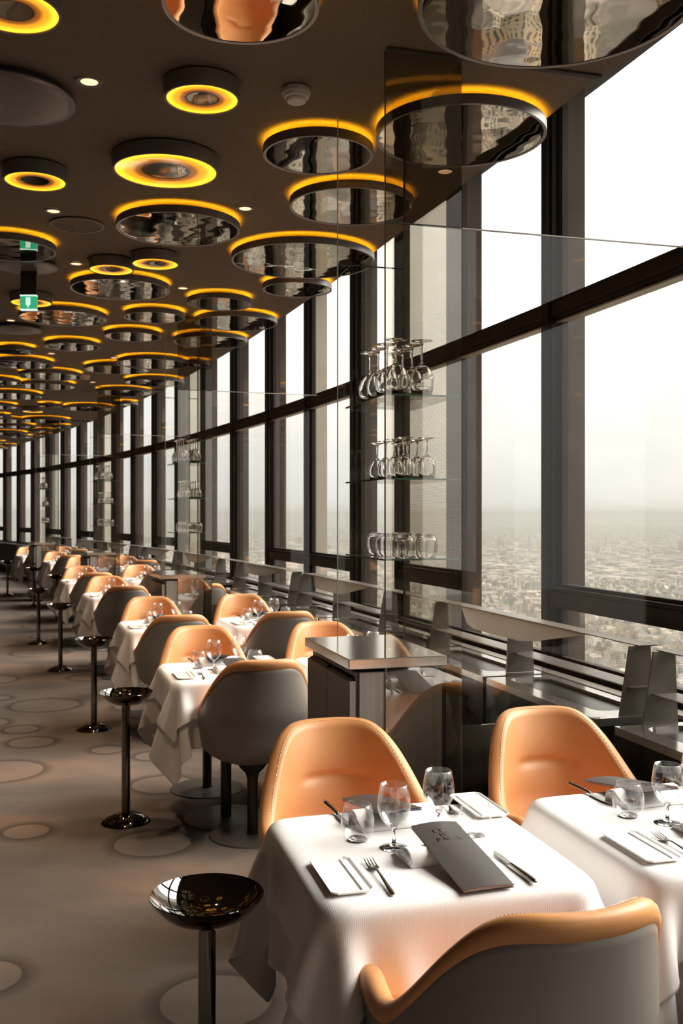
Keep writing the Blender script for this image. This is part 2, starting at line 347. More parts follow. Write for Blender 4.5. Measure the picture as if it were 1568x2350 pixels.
# ------------------------------------------------------------------ heating units with grilles, shelves and fins under the windows
def wall_unit(s0, s1, label, group):
    sm = (s0 + s1) / 2; p0, p1 = at(s0, 0), at(s1, 0); ln = (at(s1, 1.85) - at(s0, 1.85)).length
    r = empty('grille_cabinet', at(sm, 1.65), th(sm), label=label, cat='radiator cover', group=group)
    h = ln / 2 - .012; z = .755
    MB().box(0, .34, -h, h, .04, z - .03).obj('body', M['gloss_black'], r)
    # top with a rounded opening
    out_ = rrect(0, .34, -h, h, .006, 6); inn = rrect(.085, .285, -h + .13, h - .05, .06, 6)
    mb = MB(); k = len(out_)
    mb.add([(x, y, z) for x, y in out_] + [(x, y, z) for x, y in inn] + [(x, y, z - .022) for x, y in inn] + [(x, y, z - .03) for x, y in out_],
           [(i, (i + 1) % k, k + (i + 1) % k, k + i) for i in range(k)] + [(k + i, k + (i + 1) % k, 2 * k + (i + 1) % k, 2 * k + i) for i in range(k)] + [(i, 3 * k + i, 3 * k + (i + 1) % k, (i + 1) % k) for i in range(k)])
    mb.obj('top_plate', M['unit_top'], r, fix=False)
    MB().prism(rrect(.0855, .2845, -h + .1305, h - .0505, .06, 6), z - .028, z - .016).obj('grille', M['grille'], r)
    return r
units = []
edges = [(-4.3, -3.25), (-3.2, -2.15), (-2.1, -.1 - 1.0), (-1.08, -.06), (-.04, .965), (1.075, 2.085), (2.10, 3.10), (3.90, 4.90), (4.92, 5.90), (6.10, 7.10), (7.12, 8.10), (8.85, 9.85), (9.87, 10.85), (11.05, 12.05), (12.07, 13.05), (13.8, 14.8), (14.82, 15.75), (16.0, 17.0), (17.02, 18.0), (18.8, 19.8), (19.82, 20.8), (21, 22), (22.02, 23)]
ORD = ['first', 'second', 'third', 'fourth', 'fifth', 'sixth', 'seventh', 'eighth', 'ninth', 'tenth', 'eleventh', 'twelfth', 'thirteenth', 'fourteenth', 'fifteenth', 'sixteenth', 'seventeenth', 'eighteenth', 'nineteenth', 'twentieth']
vis = 0
for i, (a, b2) in enumerate(edges):
    if i < 3: lab = 'black grille cabinet under the windows, %s of three behind the camera' % ['farthest', 'middle', 'nearest'][i]
    elif i == 3: lab = 'black grille cabinet just out of the picture beside the front tables'
    else:
        lab = 'black grille cabinet with grey top under the windows, %s from the camera' % ORD[vis]; vis += 1
    wall_unit(a, b2, lab, 'grille cabinets under the windows')
for i, (a, b2) in enumerate([(3.12, 3.88), (8.12, 8.83), (13.07, 13.78), (18.02, 18.78)]):
    o = MB().rbox(0, .30, -.36, .36, .03, .70, .004).obj('blank_cabinet', M['gloss_black']); put(o, (a + b2) / 2, 1.67)
    tag(o, 'low plain black box between grille cabinets, %s from the camera' % ORD[i], 'cabinet', 'black boxes between the grille cabinets')

def fin(mb, y, mid=False):  # trapezoid standing across the shelf
    pts = [(.112, .755), (.262, .755), (.250, 1.030), (.158, 1.030)]
    if mid: pts = [(.112, .755), (.262, .755), (.250, 1.028), (.192, 1.026), (.122, .945)]
    mb.prism(pts, y - .005, y + .005, 'y')
def shelf_module(s0, s1, label):
    sm = (s0 + s1) / 2; r = empty('window_shelf', at(sm, 1.65), th(sm), label=label, cat='shelf', group='metal shelves along the windows')
    h = (at(s1, 1.85) - at(s0, 1.85)).length / 2
    def loc(s, n): # curved plan into local coordinates
        p = at(s, n) - at(sm, 1.65); t = th(sm); return (p.x * math.cos(t) + p.y * math.sin(t), -p.x * math.sin(t) + p.y * math.cos(t))
    for (ss) in (s0 + .02, sm, s1 - .02):
        mb = MB(); x, y = loc(ss, 1.65); k = len(mb.v); fin(mb, 0, ss == sm); t2 = th(ss) - th(sm)
        mb.v = [(x + vx * math.cos(t2) - vy * math.sin(t2), y + vx * math.sin(t2) + vy * math.cos(t2), vz) for vx, vy, vz in mb.v]
        mb.obj('fin', M['finmetal'], r)
    K_ = 8; ring = []
    for i in range(K_ + 1):
        s = s0 + (s1 - s0) * i / K_; a_, b_2 = loc(s, 1.835), loc(s, 1.925); ring.append([(*a_, 1.030), (*b_2, 1.030), (*b_2, 1.034), (*a_, 1.034)])
    MB().loft(ring).obj('upper_shelf', M['finmetal'], r)
    ring = []
    for i in range(K_ + 1):
        s = s0 + (s1 - s0) * i / K_; a_, b_2 = loc(s, 1.80), loc(s, 1.905); ring.append([(*a_, .868), (*b_2, .868), (*b_2, .872), (*a_, .872)])
    MB().loft(ring).obj('lower_shelf', M['greymetal'], r)
    L_ = s1 - s0
    up = [-.66, -.30, -.16, .0, .2, .38, .55, .72]; lo_ = [(-.62, 1.838, 1.030), (-.26, 1.782, .958), (-.14, 1.766, .944), (.0, 1.763, .943), (.2, 1.762, .943), (.38, 1.764, .944), (.49, 1.778, .960), (.70, 1.838, 1.030)]
    ring = []
    for a_, (b_2, n2, z2) in zip(up, lo_):
        p_, q_ = loc(sm + a_, 1.840), loc(sm + b_2, n2); ring.append([(*p_, 1.030), (*q_, z2), (q_[0] + .003, q_[1], z2 + .004), (p_[0] + .002, p_[1], 1.035)])
    MB().loft(ring).obj('tray', M['tray'], r)
    return r
for i, (a, b2) in enumerate([(-4.25, -2.15), (-1.07, .96), (1.08, 3.09), (3.91, 5.89), (6.11, 8.09), (8.86, 10.84), (11.06, 13.04), (13.81, 15.74), (16.01, 17.99), (18.81, 20.79)]):
    shelf_module(a, b2, 'slim metal shelf with trapezoid fins and a raised tray, %s' % ('behind the camera' if i == 0 else ORD[i - 1] + ' along the windows'))
for i, (a, b2) in enumerate([(3.09, 3.91), (8.09, 8.86), (13.04, 13.81)]):
    o = strip(a + .004, b2 - .004, 1.835, 1.925, 1.030, 1.034, 'bridging_shelf', M['greymetal'], kind=None)
    tag(o, 'short thin metal strip bridging two window shelves, %s from the camera' % ORD[i], 'shelf', 'bridging strips between window shelves')

# ------------------------------------------------------------------ ceiling discs
MIR = [(-0.317, 3.137, 0.246), (0.677, 3.129, 0.436), (0.505, 4.224, 0.359), (-0.104, 4.441, 0.245), (0.053, 5.186, 0.323), (-0.916, 5.599, 0.343), (-0.243, 6.307, 0.452), (-0.315, 7.100, 0.247),
       (-1.577, 7.105, 0.347), (-0.929, 7.591, 0.245), (-1.523, 8.113, 0.246), (-2.276, 8.147, 0.349), (-0.884, 8.356, 0.344), (-1.884, 8.997, 0.255), (-2.581, 9.545, 0.256), (-1.218, 9.279, 0.341),
       (-2.013, 10.640, 0.380), (-2.500, 11.082, 0.354), (-3.217, 9.824, 0.193), (-3.428, 10.690, 0.329), (-1.573, 10.700, 0.155), (-2.285, 12.182, 0.357), (-3.392, 11.604, 0.358), (-3.713, 12.543, 0.351),
       (-4.178, 12.156, 0.255), (-2.885, 13.207, 0.361), (-4.494, 13.585, 0.401), (-5.200, 14.958, 0.320), (-4.357, 14.861, 0.166), (-3.857, 15.224, 0.383), (-3.157, 14.616, 0.166),
       (-5.917, 17.215, 0.437), (-5.113, 17.245, 0.407), (-2.009, 6.032, 0.271)]
def seg_for(r, y): return 72 if y < 9 else 40
def mirror_disc(x, y, r, label, group=None):
    z = 3.14; g = seg_for(r, y)
    o = empty('mirrored_ceiling_disc', (x, y, z), 0, label=label, cat='ceiling light', group=group or 'mirrored ceiling discs with amber halo')
    MB().lathe([(r - .013, .004), (r - .013, .001), (r - .010, 0), (r, 0)], g, 1).lathe([(r, 0), (r, .040), (r - .012, .040), (r - .012, .004)], g, 0).obj('rim', [M['rim'], M['rimline']], o, True)
    me = MB(); me.v = [(0, 0, .003)]; me.lathe([(r - .0125, .003)], g); me.f = [(0, 1 + (i + 1) % g, 1 + i) for i in range(g)]; me.mi = [0] * g
    me.obj('mirror', M['mirror'], o, fix=False)
    MB().lathe([(0.001, .020), (r - .014, .020), (r - .014, .014), (.001, .014)], 32).obj('back_plate', M['hub'], o)
    MB().lathe([(r - .034, .021), (r - .0145, .021), (r - .0145, .027), (r - .034, .027)], g, close=True).obj('halo_lamp', M['amber'], o)
    MB().lathe([(.001, .02), (r * .40, .02), (r * .40, .06), (.001, .06)], 24).obj('mounting_hub', M['hub'], o)
    return o
def ring_lamp(x, y, r, label):
    z = 3.135
    o = empty('ring_ceiling_lamp', (x, y, z), 0, label=label, cat='ceiling light', group='amber ring lamps on the ceiling')
    MB().lathe([(r - .008, .004), (r - .008, 0), (r, 0), (r * 1.03, .05), (r * 1.03, .062), (.001, .062)], 56).obj('housing', M['rim'], o, True)
    me = MB().lathe([(1.0, 0), (.84, .02), (.62, .03), (.43, .035)], 56); c = me.obj('amber_ring', M['lens'], o, True, fix=False); c.scale = (r - .009, r - .009, .1); c.location = (0, 0, .003)
    me = MB(); me.v = [(0, 0, .0065)]; me.lathe([((r - .009) * .435, .0065)], 40); me.f = [(0, 1 + (i + 1) % 40, 1 + i) for i in range(40)]; me.mi = [0] * 40
    me.obj('mirror', M['mirror'], o, fix=False)
    return o
def band(x, y):
    i = int(np.argmin((X0 - x) ** 2 + (Y0 - y) ** 2)); nn = math.cos(TH[i]) * (x - X0[i]) + math.sin(TH[i]) * (y - Y0[i])
    return SS[i], nn
def size(r): return 'small' if r < .2 else 'medium' if r < .29 else 'large' if r < .38 else 'extra-large'
cnt = {}
for x, y, r in sorted(MIR, key=lambda q: q[1]):
    s, nn = band(x, y); bd = 'by the windows' if nn > .82 else 'by the aisle' if nn < .1 else 'over the tables'
    k = (size(r), bd); cnt[k] = cnt.get(k, 0) + 1
    mirror_disc(x, y, r, '%s mirrored amber-halo disc %s, %s of its size from the camera' % (size(r), bd, ORD[cnt[k] - 1]))
RINGS = [(-1.042, 3.155, .150, 'amber ring lamp cut off by the top left corner'), (-.535, 3.823, .144, 'amber ring lamp beside the smoke detector'), (-.816, 4.629, .241, 'largest amber ring lamp, with a mirrored centre'),
         (-1.466, 4.768, .148, 'amber ring lamp left of the largest ring lamp'), (-1.502, 6.499, .144, 'left one of the touching pair of amber ring lamps'), (-1.187, 6.350, .149, 'right one of the touching pair of amber ring lamps'),
         (-2.342, 7.519, .153, 'amber ring lamp behind the green exit sign'), (-4.818, 15.551, .160, 'tiny amber ring lamp far down the ceiling')]
for x, y, r, lab in RINGS: ring_lamp(x, y, r, lab)
placed = [(x, y, r) for x, y, r in MIR] + [(x, y, r) for x, y, r, _ in RINGS]
rng = random.Random(11)
def scatter(k, s0, s1, n0, n1, label, group):
    c_ = 0
    for _ in range(4000):
        if c_ >= k: break
        s = rng.uniform(s0, s1); nn = rng.uniform(n0, n1); p = at(s, nn); r = rng.choice((.166, .246, .344, .344, .41))
        if nn + r > 1.6: continue
        if all((p.x - a) ** 2 + (p.y - b_2) ** 2 > (r + c + .05) ** 2 for a, b_2, c in placed):
            placed.append((p.x, p.y, r)); mirror_disc(p.x, p.y, r, label, group); c_ += 1
scatter(34, 14.2, 26, -1.9, 1.5, 'far-off mirrored ceiling disc with amber halo at the end of the hall', 'far-off mirrored ceiling discs')
scatter(14, 3, 13.5, -4.3, -1.4, 'mirrored ceiling disc with amber halo out over the aisle, left of the picture', 'mirrored discs over the aisle')
for x, y, r, lab, seg in [(-1.325, 3.910, .272, 'large plain dark grey ceiling disc cut by the left edge', 64), (-2.077, 6.560, .201, 'plain grey ceiling disc behind the exit sign bracket', 48), (-2.880, 8.817, .220, 'plain grey ceiling disc at the left edge, beyond the exit sign', 48)]:
    o = empty('ceiling_cover_disc', (x, y, 3.165), 0, label=lab, cat='ceiling disc', group='plain grey ceiling discs')
    MB().lathe([(.001, -.012), (r * .5, -.010), (r * .85, -.004), (r - .004, .002), (r, .006), (r, .011), (.001, .011)], seg).obj('cover', M['cover'], o, True)
    MB().lathe([(r * .93, .011), (r * .93, .034), (.001, .034)], seg).obj('spacer', M['black'], o)
o = empty('ceiling_speaker', (-1.513, 5.701, CEIL), 0, label='flush round grey speaker grille on the ceiling left of the large disc', cat='speaker')
MB().lathe([(.138, .0), (.138, -.006), (.152, -.006), (.152, .0)], 56).obj('rim', M['rim'], o, True)
MB().lathe([(.001, -.003), (.138, -.003), (.138, 0)], 56).obj('grille', M['ceiling'], o)
MB().lathe([(.001, -.006), (.004, -.006), (.004, -.002)], 8).obj('screw', M['rimline'], o)
DL = [(-.964, 3.808, 'between the top left ring lamp and its neighbour'), (-1.572, 5.437, 'left of the round speaker grille'), (-.521, 5.391, 'right of the large mirrored disc'), (-1.754, 6.586, 'left of the pair of ring lamps'),
      (-1.162, 7.299, 'below the large mirrored disc'), (-2.827, 8.518, 'at the left edge under the exit sign'), (.500, 4.807, 'nearest the window edge'), (-2.994, 10.282, 'at the left in the far cluster'),
      (-3.13, 12.537, 'beside the far smoke detector'), (-2.413, 10.570, 'left of the far partition')]
for x, y, lab in DL:
    o = empty('downlight', (x, y, CEIL), 0, label='small recessed warm downlight ' + lab, cat='downlight', group='recessed downlights')
    MB().lathe([(.032, -.001), (.036, -.004), (.050, -.004), (.050, .0)], 28).obj('rim', M['rim'], o, True)
    MB().lathe([(.001, -.0018), (.034, -.0018), (.034, .0)], 24).obj('lamp_face', M['warm'], o)
    lt = bpy.data.lights.new('downlight_lamp', 'SPOT'); lt.energy = 60; lt.color = (1, .74, .50); lt.spot_size = R(85); lt.spot_blend = .9; lt.shadow_soft_size = .03
    lo = bpy.data.objects.new('downlight_lamp', lt); C.objects.link(lo); lo.parent = o; lo.location = (0, 0, -.01)
for x, y, lab in [(-.176, 3.877, 'white smoke detector right of the nearest small ring lamp'), (-3.05, 11.883, 'white smoke detector far down the ceiling')]:
    o = empty('smoke_detector', (x, y, CEIL), 0, label=lab, cat='smoke detector')
    MB().lathe([(.001, 0), (.052, 0), (.056, -.012), (.054, -.022), (.001, -.022)], 40).obj('base', M['white'], o, True)
    MB().lathe([(.050, -.022), (.048, -.034), (.040, -.037), (.039, -.040), (.040, -.042), (.036, -.050), (.024, -.054), (.001, -.055)], 40).obj('sensor_cap', M['white'], o, True)
    mk = MB()
    for i in range(7): a = R(-112 + i * 5); mk.box(.0555 * math.cos(a) - .0012, .0555 * math.cos(a) + .0012, .0555 * math.sin(a) - .0005, .0555 * math.sin(a) + .0005, -.016, -.011)
    mk.obj('printed_mark', M['rim'], o)
# exit sign
o = empty('exit_sign', (-2.075, 6.61, CEIL), R(0), label='small green illuminated exit sign hanging on a black bracket', cat='exit sign')
MB().box(-.052, .052, -.010, .010, -.205, 0).obj('bracket', M['black'], o)
sg = MB().box(-.053, .053, -.016, .016, -.30, -.205).obj('sign_body', M['exit'], o)
MB().box(-.054, .054, -.017, .017, -.213, -.203).obj('top_edge', M['exitw'], sg); MB().box(-.054, .054, -.017, .017, -.304, -.296).obj('bottom_edge', M['exitw'], sg)
MB().box(-.015, .015, -.0185, -.016, -.262, -.222).prism([(-.016, -.262), (.016, -.262), (.016, -.268), (.004, -.276), (.004, -.286), (-.004, -.286), (-.004, -.276), (-.016, -.268)], -.0185, -.016, 'y').obj('pictogram', M['exitw'], sg)

# ------------------------------------------------------------------ dining chair (local +y is the way it faces)
RIMH = [(0, .887), (20, .887), (30, .885), (40, .873), (52, .824), (64, .738), (76, .664), (88, .634), (98, .636), (108, .646), (118, .650), (126, .632), (134, .565), (144, .492), (160, .462), (180, .460)]
def rimh(a): return float(np.interp(abs(a), [q[0] for q in RIMH], [q[1] for q in RIMH]))
HA = np.array([rimh(a) for a in np.arange(-180, 181, 3)])
HA = np.convolve(np.concatenate([HA[-4:-1], HA, HA[1:4]]), np.ones(5) / 5, 'same')[3:-3]
def rh(a): return float(np.interp(a, np.arange(-180, 181, 3), HA))
def plan(a, z, off=0.0):   # shell outline: a = 0 at the back, 90 at one side
    ar = R(a); ca, sa = math.cos(ar), math.sin(ar)
    p = 2.35 if ca > 0 else 2.35 + .9 * min(1, -ca * 2.5); k = (abs(sa) ** p + abs(ca) ** p) ** (-1 / p)
    rx = .275; ry = .235 if ca > 0 else .262
    t = max(0, (z - .46) / .42); lean = .130 * t ** 1.15 * max(0, ca) ** .8
    spread = 1.0 - .10 * max(0, .62 - z) / .2 - .15 * max(0, z - .60) / .28
    x = (rx * spread - off) * sa * k; y = -(ry * spread - off) * ca * k - lean
    return x, y
def bandw(a): return float(np.interp(abs(a), [0, 50, 85, 115, 140], [.038, .038, .034, .028, .024]))
def chair_meshes():
    mb = MB(); na = 96; nz = 15; rings = []
    A_ = [-180 + 360 * i / na for i in range(na)]
    prof = [(0, .345), (.22, .347), (.45, .358), (.68, .380), (.84, .405), (.94, .435)]
    for f, z in prof: rings.append([(plan(a, z)[0] * f / .94 * .96, plan(a, z)[1] * f / .94 * .96, z) for a in A_] if f > 0 else [(.001 * math.sin(R(a)), -.001 * math.cos(R(a)), z) for a in A_])
    for j in range(1, nz + 1):
        t = j / nz; ring = []
        for a in A_:
            h = rh(a); band_ = bandw(a)
            top = max(.445, h - band_); z = .435 + (top - .435) * t; x, y = plan(a, z); ring.append((x, y, z))
        rings.append(ring)
    ring = []
    for a in A_:
        h = rh(a); band_ = bandw(a); top = max(.445, h - band_); x, y = plan(a, top, .010); ring.append((x, y, top + .003))
    rings.append(ring)
    mb.loft([list(r) for r in rings], cap=False)
    sh = mb.mesh('shell', M['shell'], True)
    # padding
    na = 144; A_ = [-180 + 360 * i / na for i in range(na)]; rings = []
    for (off, dz, k) in [(.004, -.052, 0), (-.004, -.040, 0), (-.005, -.022, 0), (-.001, -.008, 0), (.008, -.001, 0), (.020, 0, 0), (.032, -.006, 0), (.042, -.018, 0)]:
        ring = []
        for a in A_:
            h = rh(a); q = 1 if abs(a) < 125 else max(.35, 1 - (abs(a) - 125) / 40); dzz = dz * bandw(a) / .038; z = max(.43, h + dzz * q); x, y = plan(a, z, off * q); ring.append((x, y, z))
        rings.append(ring)
    nz = 46
    for j in range(1, nz + 1):
        t = j / nz; ring = []
        for a in A_:
            h = rh(a); q = 1 if abs(a) < 125 else max(.35, 1 - (abs(a) - 125) / 40); z0 = max(.43, h - .018 * q); zb = .472; z = z0 + (zb - z0) * t
            off = (.042 + .014 * math.sin(math.pi * min(1, t * 1.1)) + .03 * t ** 4) * q
            x, y = plan(a, z, off)
            if abs(a) < 75:   # stitched crease across the backrest
                g = math.exp(-((z - .715) / .013) ** 2) * (1 / (1 + math.exp((abs(x) - .098) / .010)))
                g2 = math.exp(-((z - .715) / .045) ** 2) * (1 / (1 + math.exp((abs(x) - .085) / .03)))
                y -= .011 * g + .010 * g2
            ring.append((x, y, z))
        rings.append(ring)
    for f in (.85, .6, .3, .01): rings.append([(plan(a, .46, .09)[0] * f, plan(a, .46, .09)[1] * f + .01, .455 + .012 * (1 - f)) for a in A_])
    pd = MB().loft(rings, cap=False).mesh('padding', M['leather'], True)
    # stitches
    st = MB()
    def stitch(p, q):
        p, q = Vector(p), Vector(q); d = (q - p); u = d.normalized(); w_ = .0009; e1 = u.cross(Vector((0, 0, 1))); e1 = e1.normalized() * w_ if e1.length > .01 else Vector((w_, 0, 0)); e2 = u.cross(e1).normalized() * w_
        st.loft([[p + e1, p + e2, p - e1, p - e2], [q + e1, q + e2, q - e1, q - e2]])
    def seam(a, inner): h = rh(a); z = h - (.026 if not inner else .006) * 1; x, y = plan(a, z, -.0058 if not inner else .030); return (x, y, z + (0 if not inner else .002))
    a = -118
    while a < 118:
        stitch(seam(a, True), seam(a + .9, True)); a += 1.55
    x = -.098
    while x < .098:
        yy = []
        for xx in (x, x + .0035):
            best = min(range(-40, 41), key=lambda q: abs(plan(q, .715, .055)[0] - xx)); yy.append(plan(best, .715, .055)[1] - .0225)
        ym = -.235 - .062 + .0 * x
        stitch((x, (yy[0] + yy[1]) / 2 + .0035, .712), (x + .0035, (yy[0] + yy[1]) / 2 + .0035, .712)); x += .0062
    sm_ = st.mesh('stitching', M['stitch'])
    co = MB().lathe([(.001, .350), (.075, .350), (.060, .325), (.034, .30), (.026, .27), (.0255, .012), (.034, .010)], 32).mesh('column', M['column'], True)
    di = MB().lathe([(.001, .010), (.19, .0085), (.205, .006), (.208, .0), (.001, .0)], 64).mesh('base_disc', M['disc'], True)
    return dict(shell=sh, padding=pd, stitching=sm_, column=co, base_disc=di)
import bmesh
def fixn(me):
    bm = bmesh.new(); bm.from_mesh(me); bmesh.ops.recalc_face_normals(bm, faces=bm.faces); bm.to_mesh(me); bm.free()
CM = chair_meshes()
for k_, me_ in CM.items():
    fixn(me_)
    if k_ in ('column', 'base_disc'): me_.set_sharp_from_angle(angle=R(40))
CH = None
def chair(s, n, rz, label, group):
    global CH
    if CH is None:
        CH = empty('dining_chair', label=label, cat='chair', group=group)
        for k_ in ('shell', 'padding', 'column', 'base_disc'):
            o = bpy.data.objects.new(k_, CM[k_]); C.objects.link(o); o.parent = CH
            if k_ == 'shell': o['label'] = 'taupe grey outer shell'
            if k_ == 'padding': o['label'] = 'tan leather inner padding'; pdd = o
        o = bpy.data.objects.new('stitching', CM['stitching']); C.objects.link(o); o.parent = pdd; o['label'] = 'cream stitching'; o['kind'] = 'stuff'
        r = CH
    else: r = dup(CH, label, group)
    return put(r, s, n, 0, rz)

# ------------------------------------------------------------------ draped tablecloth: a small cloth simulation on a grid
TA, TB, TZ = .310, .318, .750
def drape(seed, Lx=1.16, Ly=1.20, nn=53):
    rg = np.random.default_rng(seed)
    u = np.linspace(-Lx / 2, Lx / 2, nn); v = np.linspace(-Ly / 2, Ly / 2, nn); P = np.zeros((nn, nn, 3)); P[..., 0], P[..., 1] = np.meshgrid(u, v, indexing='ij')
    P[..., 2] = TZ + .004; rest = P.copy(); r2 = np.hypot(P[..., 0], P[..., 1])
    P[..., 2] += .003 * rg.normal(size=(nn, nn)); P[..., 0] += .010 * np.sin(P[..., 1] * 9 + seed) * (r2 > .36); P[..., 1] += .010 * np.sin(P[..., 0] * 8 + seed * 2) * (r2 > .36); prev = P.copy()
    cons = []
    def pairs(di, dj, k):
        si, sj = slice(0, nn - di), slice(max(0, -dj), nn - max(0, dj)); ti, tj = slice(di, nn), slice(max(0, dj), nn + min(0, dj))
        d = np.linalg.norm(rest[ti, tj] - rest[si, sj], axis=-1); cons.append((si, sj, ti, tj, d, k))
    for (di, dj, k) in [(1, 0, 1.0), (0, 1, 1.0), (1, 1, .22), (1, -1, .22), (2, 0, .07), (0, 2, .07)]: pairs(di, dj, k)
    d0x, d0y = Lx / (nn - 1), Ly / (nn - 1)
    def stiff(A, B, d):   # straight threads: they do not stretch, and resist being squeezed less
        dl = B - A; ln = np.linalg.norm(dl, axis=-1); e_ = ln - d; c = dl / ln[..., None] * (np.where(e_ > 0, e_ * .5, e_ * .30))[..., None]; A += c; B -= c
    for it in range(230):
        vel = (P - prev) * .975; prev = P.copy(); vel[..., 2] -= .00035
        top = (abs(P[..., 0]) < TA + .01) & (abs(P[..., 1]) < TB + .01) & (P[..., 2] > TZ - .01); vel[top, :2] *= .02
        P = P + vel
        for _ in range(12):
            for o_ in (0, 1):
                k0 = (nn - 1 - o_) // 2 * 2
                stiff(P[o_:o_ + k0:2], P[o_ + 1:o_ + 1 + k0:2], d0x); stiff(P[:, o_:o_ + k0:2], P[:, o_ + 1:o_ + 1 + k0:2], d0y)
            acc = np.zeros_like(P)
            for si, sj, ti, tj, d, k in cons[2:]:
                dl = P[ti, tj] - P[si, sj]; ln = np.linalg.norm(dl, axis=-1); c = (dl / ln[..., None]) * ((ln - d) * k)[..., None]
                acc[si, sj] += c; acc[ti, tj] -= c
            P += acc * .25
            # rounded-corner table with a soft edge
            cr_ = .05; qx, qy = np.abs(P[..., 0]) - (TA - cr_), np.abs(P[..., 1]) - (TB - cr_); mx, my = np.maximum(qx, 0), np.maximum(qy, 0)
            sd = np.hypot(mx, my) + np.minimum(np.maximum(qx, qy), 0) - cr_
            ins = (sd < 0) & (P[..., 2] < TZ)
            up = ins & (P[..., 2] > TZ - .035) & (sd < -.012); P[..., 2] = np.where(up, TZ, P[..., 2])
            sv = ins & ~up
            gx = np.where(mx + my > 0, mx / (np.hypot(mx, my) + 1e-9), (qx > qy) * 1.0); gy = np.where(mx + my > 0, my / (np.hypot(mx, my) + 1e-9), (qx <= qy) * 1.0)
            P[..., 0] += np.where(sv, -sd * gx * np.sign(P[..., 0]), 0); P[..., 1] += np.where(sv, -sd * gy * np.sign(P[..., 1]), 0)
    return P
def cloth_mesh(P, i0, i1, off, name, seed=0):
    nn = P.shape[0]; Q = P.copy()
    dx = np.gradient(Q, axis=0); dy = np.gradient(Q, axis=1); nrm = np.cross(dx, dy); nrm /= np.linalg.norm(nrm, axis=-1)[..., None] + 1e-9
    for _ in range(3):
        nrm[1:-1, 1:-1] = (nrm[1:-1, 1:-1] * 2 + nrm[2:, 1:-1] + nrm[:-2, 1:-1] + nrm[1:-1, 2:] + nrm[1:-1, :-2]); nrm /= np.linalg.norm(nrm, axis=-1)[..., None]
    if off > .004:
        ed = np.minimum(np.minimum(np.arange(nn) - i0, i1 - 1 - np.arange(nn)), 8).clip(0) / 8; e2 = np.minimum(ed[:, None], ed[None, :])[..., None]; off = off + .007 * (1 - e2)
    Q = Q + nrm * off; Q = Q[i0:i1, i0:i1]; k = Q.shape[0]
    me = bpy.data.meshes.new(name); f = [(i * k + j, (i + 1) * k + j, (i + 1) * k + j + 1, i * k + j + 1) for i in range(k - 1) for j in range(k - 1)]
    me.from_pydata([tuple(p) for p in Q.reshape(-1, 3)], [], f); me.materials.append(M['cloth']); me.polygons.foreach_set('use_smooth', [True] * len(f)); return me
DR = [drape(3), drape(8)]
UND = [cloth_mesh(p, 0, 53, 0.0015, 'underlay') for p in DR]
OVR = [cloth_mesh(p, 6, 47, .0065, 'tablecloth') for p in DR]
TOPZ = TZ + .0075
def table(s, n, lab, var, row_side):
    t = empty('dining_table', label='small square pedestal table under white cloths, ' + lab, cat='table', group='dining tables')
    MB().prism(rrect(-TA + .022, TA - .022, -TB + .022, TB - .022, .05), TZ - .032, TZ - .010).obj('tabletop', M['column'], t)
    MB().lathe([(.001, TZ - .03), (.10, TZ - .03), (.10, TZ - .04), (.028, TZ - .045), (.0275, .012), (.001, .012)], 28).obj('column', M['column'], t, True)
    MB().lathe([(.001, .012), (.20, .010), (.213, .007), (.215, 0), (.001, 0)], 56).obj('base_disc', M['disc'], t, True)
    put(t, s, n)
    for nm, me, lb in (('tablecloth', OVR[var % 2], 'short white top cloth draped over the '), ('underlay_cloth', UND[var % 2], 'longer white under cloth hanging below the top cloth of the ')):
        o = bpy.data.objects.new(nm, me); C.objects.link(o); put(o, s, n, 0, math.pi * (var // 2 % 2)); tag(o, lb + lab, 'tablecloth', nm.replace('_', ' ') + 's')
        sb = o.modifiers.new('smooth', 'SUBSURF'); sb.levels = sb.render_levels = 1 if row_side > 2 else 2
        so = o.modifiers.new('thick', 'SOLIDIFY'); so.thickness = .0011; so.offset = 0

